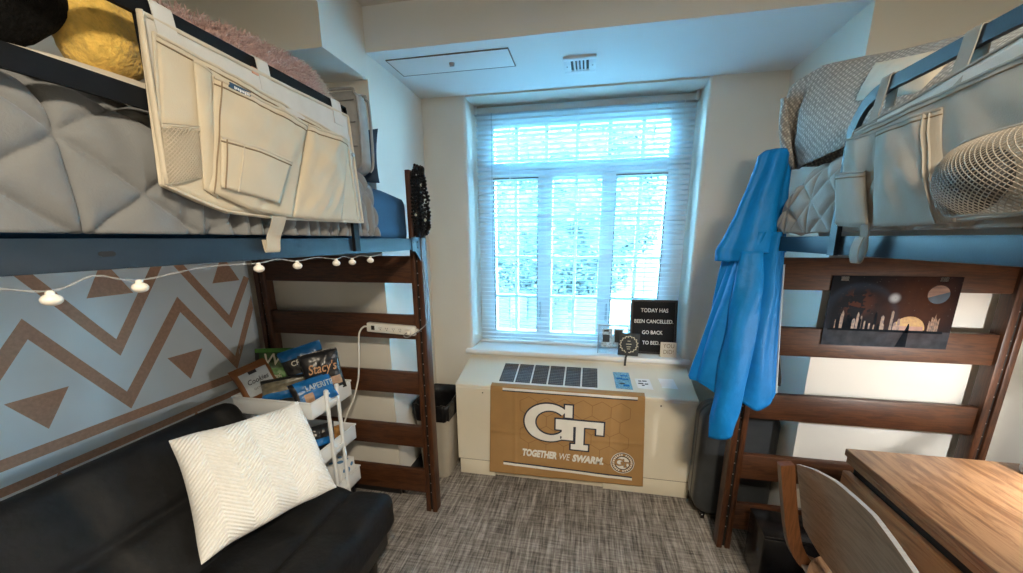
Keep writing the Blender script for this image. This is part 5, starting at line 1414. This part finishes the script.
# ================================================================== OUTSIDE THE WINDOW
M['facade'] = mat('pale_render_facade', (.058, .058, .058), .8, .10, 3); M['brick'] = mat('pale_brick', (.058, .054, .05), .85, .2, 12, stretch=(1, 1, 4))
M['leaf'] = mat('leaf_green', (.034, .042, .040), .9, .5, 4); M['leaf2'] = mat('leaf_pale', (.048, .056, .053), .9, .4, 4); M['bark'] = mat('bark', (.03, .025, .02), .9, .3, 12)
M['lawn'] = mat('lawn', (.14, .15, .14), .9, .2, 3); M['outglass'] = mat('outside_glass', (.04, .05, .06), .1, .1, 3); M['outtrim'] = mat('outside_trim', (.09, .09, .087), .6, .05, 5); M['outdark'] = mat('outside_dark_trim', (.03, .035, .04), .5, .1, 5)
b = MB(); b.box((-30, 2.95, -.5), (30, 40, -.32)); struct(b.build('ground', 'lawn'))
def building(name, label, x0, x1, y, z1, mw, wins, dark=None, roof=False):
    t_ = thing(name, label, 'building', ((x0 + x1) / 2, y, -.32))
    b = MB(); b.box((x0, y, -.32), (x1, y + 2.5, z1)); b.build('wall', mw, t_)
    b = MB(); b.box((x0 - .1, y - .12, z1), (x1 + .1, y + 2.6, z1 + .18), .02); b.build('cornice', 'outtrim', t_)
    for (wx, wz, ww, wh) in wins:
        b = MB(); b.box((wx, y - .05, wz), (wx + ww, y - .002, wz + wh)); f_ = b.build('window', 'outtrim', t_)
        b = MB(); nx = 2
        for i in range(nx):
            for j in range(3):
                a0 = wx + .06 + i * (ww - .06) / nx; a1 = wx + (i + 1) * (ww - .06) / nx; c0 = wz + .06 + j * (wh - .06) / 3; c1 = wz + (j + 1) * (wh - .06) / 3
                b.box((a0, y - .056, c0), (a1, y - .051, c1))
        b.build('pane', 'outglass', f_)
    if dark:
        wx, wz, ww, wh = dark
        b = MB(); b.box((wx, y - .03, wz), (wx + ww, y - .002, wz + wh)); d_ = b.build('door', 'outtrim', t_)
        b = MB(); b.box((wx - .05, y - .07, wz), (wx, y - .002, wz + wh)); b.box((wx + ww, y - .07, wz), (wx + ww + .11, y - .002, wz + wh)); b.box((wx - .05, y - .07, wz + wh), (wx + ww + .11, y - .002, wz + wh + .04)); b.box((wx - .05, y - .07, wz - .03), (wx + ww + .11, y - .002, wz)); b.build('door_frame', 'outdark', d_)
    return t_
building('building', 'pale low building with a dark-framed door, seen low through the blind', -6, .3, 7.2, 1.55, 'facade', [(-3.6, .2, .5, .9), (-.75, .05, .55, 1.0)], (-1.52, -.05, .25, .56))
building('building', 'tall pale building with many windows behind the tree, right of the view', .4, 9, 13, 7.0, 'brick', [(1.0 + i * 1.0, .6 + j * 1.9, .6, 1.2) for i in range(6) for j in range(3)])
def tree(name, label, c, R, n, seed, m):
    t_ = thing(name, label, 'tree', (c[0], c[1], -.32), 'trees outside the window')
    b = MB(); b.tube([(c[0], c[1], -.32), (c[0] + .05, c[1], c[2] * .5), (c[0], c[1], c[2] + R[2] * .3)], [.14, .10, .04], 10)
    random.seed(seed)
    for k in range(7):
        a = random.uniform(0, 6.28); b.tube([(c[0], c[1], c[2] - R[2] * .5), (c[0] + math.cos(a) * R[0] * .6, c[1] + math.sin(a) * R[1] * .6, c[2] + random.uniform(-.2, .5) * R[2])], [.05, .015], 6)
    b.build('trunk', 'bark', t_)
    b = MB(); lob = lambda d: 1 + .20 * nz(d.x * 2.3 + seed, d.y * 2.3, d.z * 2.3)
    core = bmesh.new(); bmesh.ops.create_icosphere(core, subdivisions=5, radius=1)
    for v in core.verts:
        d = v.co.normalized(); k = .86 * lob(d) * (1 + .10 * nz(d.x * 9, d.y * 9, d.z * 9 + seed)); v.co = V((c[0] + d.x * R[0] * k, c[1] + d.y * R[1] * k, c[2] + d.z * R[2] * k))
    b.merge(core, 0)
    for k in range(n):
        d = V((random.gauss(0, 1), random.gauss(0, 1), random.gauss(0, 1))).normalized(); r = random.uniform(.78, 1.02) * lob(d)
        p = V((c[0] + d.x * R[0] * r, c[1] + d.y * R[1] * r, c[2] + d.z * R[2] * r))
        s_ = random.uniform(.03, .055); x = V((random.gauss(0, 1), random.gauss(0, 1), random.gauss(0, .6))).normalized(); y = x.cross(V((random.gauss(0, 1), random.gauss(0, 1), random.gauss(0, 1)))).normalized()
        b.bm.faces.new([b.bm.verts.new(p + x * s_), b.bm.verts.new(p + y * s_ * .5), b.bm.verts.new(p - x * s_), b.bm.verts.new(p - y * s_ * .5)]).material_index = random.random() < .35
    b.build('foliage', m, t_, fixn=False)
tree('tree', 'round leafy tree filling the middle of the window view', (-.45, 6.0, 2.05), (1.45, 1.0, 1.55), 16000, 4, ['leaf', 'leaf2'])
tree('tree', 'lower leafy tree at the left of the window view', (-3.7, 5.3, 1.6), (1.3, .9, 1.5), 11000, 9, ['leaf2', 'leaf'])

# ================================================================== LIGHT AND CAMERA
w = bpy.data.worlds.new('sky'); SC.world = w; w.use_nodes = True; nt = w.node_tree; bg = nt.nodes['Background']
tc = nt.nodes.new('ShaderNodeTexCoord'); sep = nt.nodes.new('ShaderNodeSeparateXYZ'); nt.links.new(tc.outputs['Generated'], sep.inputs[0])
cr = ramp(nt, sep.outputs['Z'], [(0.0, (.74, .89, 1.0)), (.5, (.46, .74, 1.0))]); nt.links.new(cr.outputs[0], bg.inputs['Color']); bg.inputs['Strength'].default_value = SKY
def light(name, kind, loc, energy, col, rot=(0, 0, 0), **kw):
    l = bpy.data.lights.new(name, kind); l.energy = energy; l.color = col
    for k, v in kw.items(): setattr(l, k, v)
    o = bpy.data.objects.new(name, l); COL.objects.link(o); o.location = loc; o.rotation_euler = rot; return o
p = light('window_portal', 'AREA', (-.09, 2.80, 1.545), 1, (1, 1, 1), (-PI / 2, 0, 0), shape='RECTANGLE', size=1.40, size_y=1.62); p.data.cycles.is_portal = True
light('ceiling_lamp_light', 'AREA', (.42, -.50, 2.445), LAMP, (1.0, .86, .66), (0, 0, 0), shape='DISK', size=.36)
light('added_desk_lamp_light', 'POINT', (1.52, 1.10, 1.045), ADDED_LAMP, (1.0, .98, .96), (0, 0, 0), shadow_soft_size=.03)  # light of the added desk lamp, for the bright pier front

cd = bpy.data.cameras.new('camera'); cam = bpy.data.objects.new('camera', cd); COL.objects.link(cam); SC.camera = cam
f_px, cx_px, cy_px = 375.41, 515.37, 325.79
cd.sensor_fit = 'HORIZONTAL'; cd.sensor_width = 36; cd.lens = f_px * 36 / 1023
cd.shift_x = (511.5 - cx_px) / 1023; cd.shift_y = (cy_px - 286.5) / 1023; cd.clip_start = .02; cd.clip_end = 200
right = V((.98162929, .19075045, -.00426722)); down = V((.0390329, -.22266055, -.97411432)); fwd = V((-.18676289, .95605258, -.22601566))
cam.matrix_world = Matrix(((right.x, -down.x, -fwd.x, 0), (right.y, -down.y, -fwd.y, 0), (right.z, -down.z, -fwd.z, 1.5), (0, 0, 0, 1)))

vs = SC.view_settings; SC.display_settings.display_device = 'sRGB'
vs.view_transform = 'Standard'; vs.look = 'None'; vs.exposure = EXPO; vs.gamma = 1.0; vs.use_curve_mapping = False
SC.cycles.use_denoising = True
SC.cycles.max_bounces = 10; SC.cycles.diffuse_bounces = 6; SC.cycles.transparent_max_bounces = 24
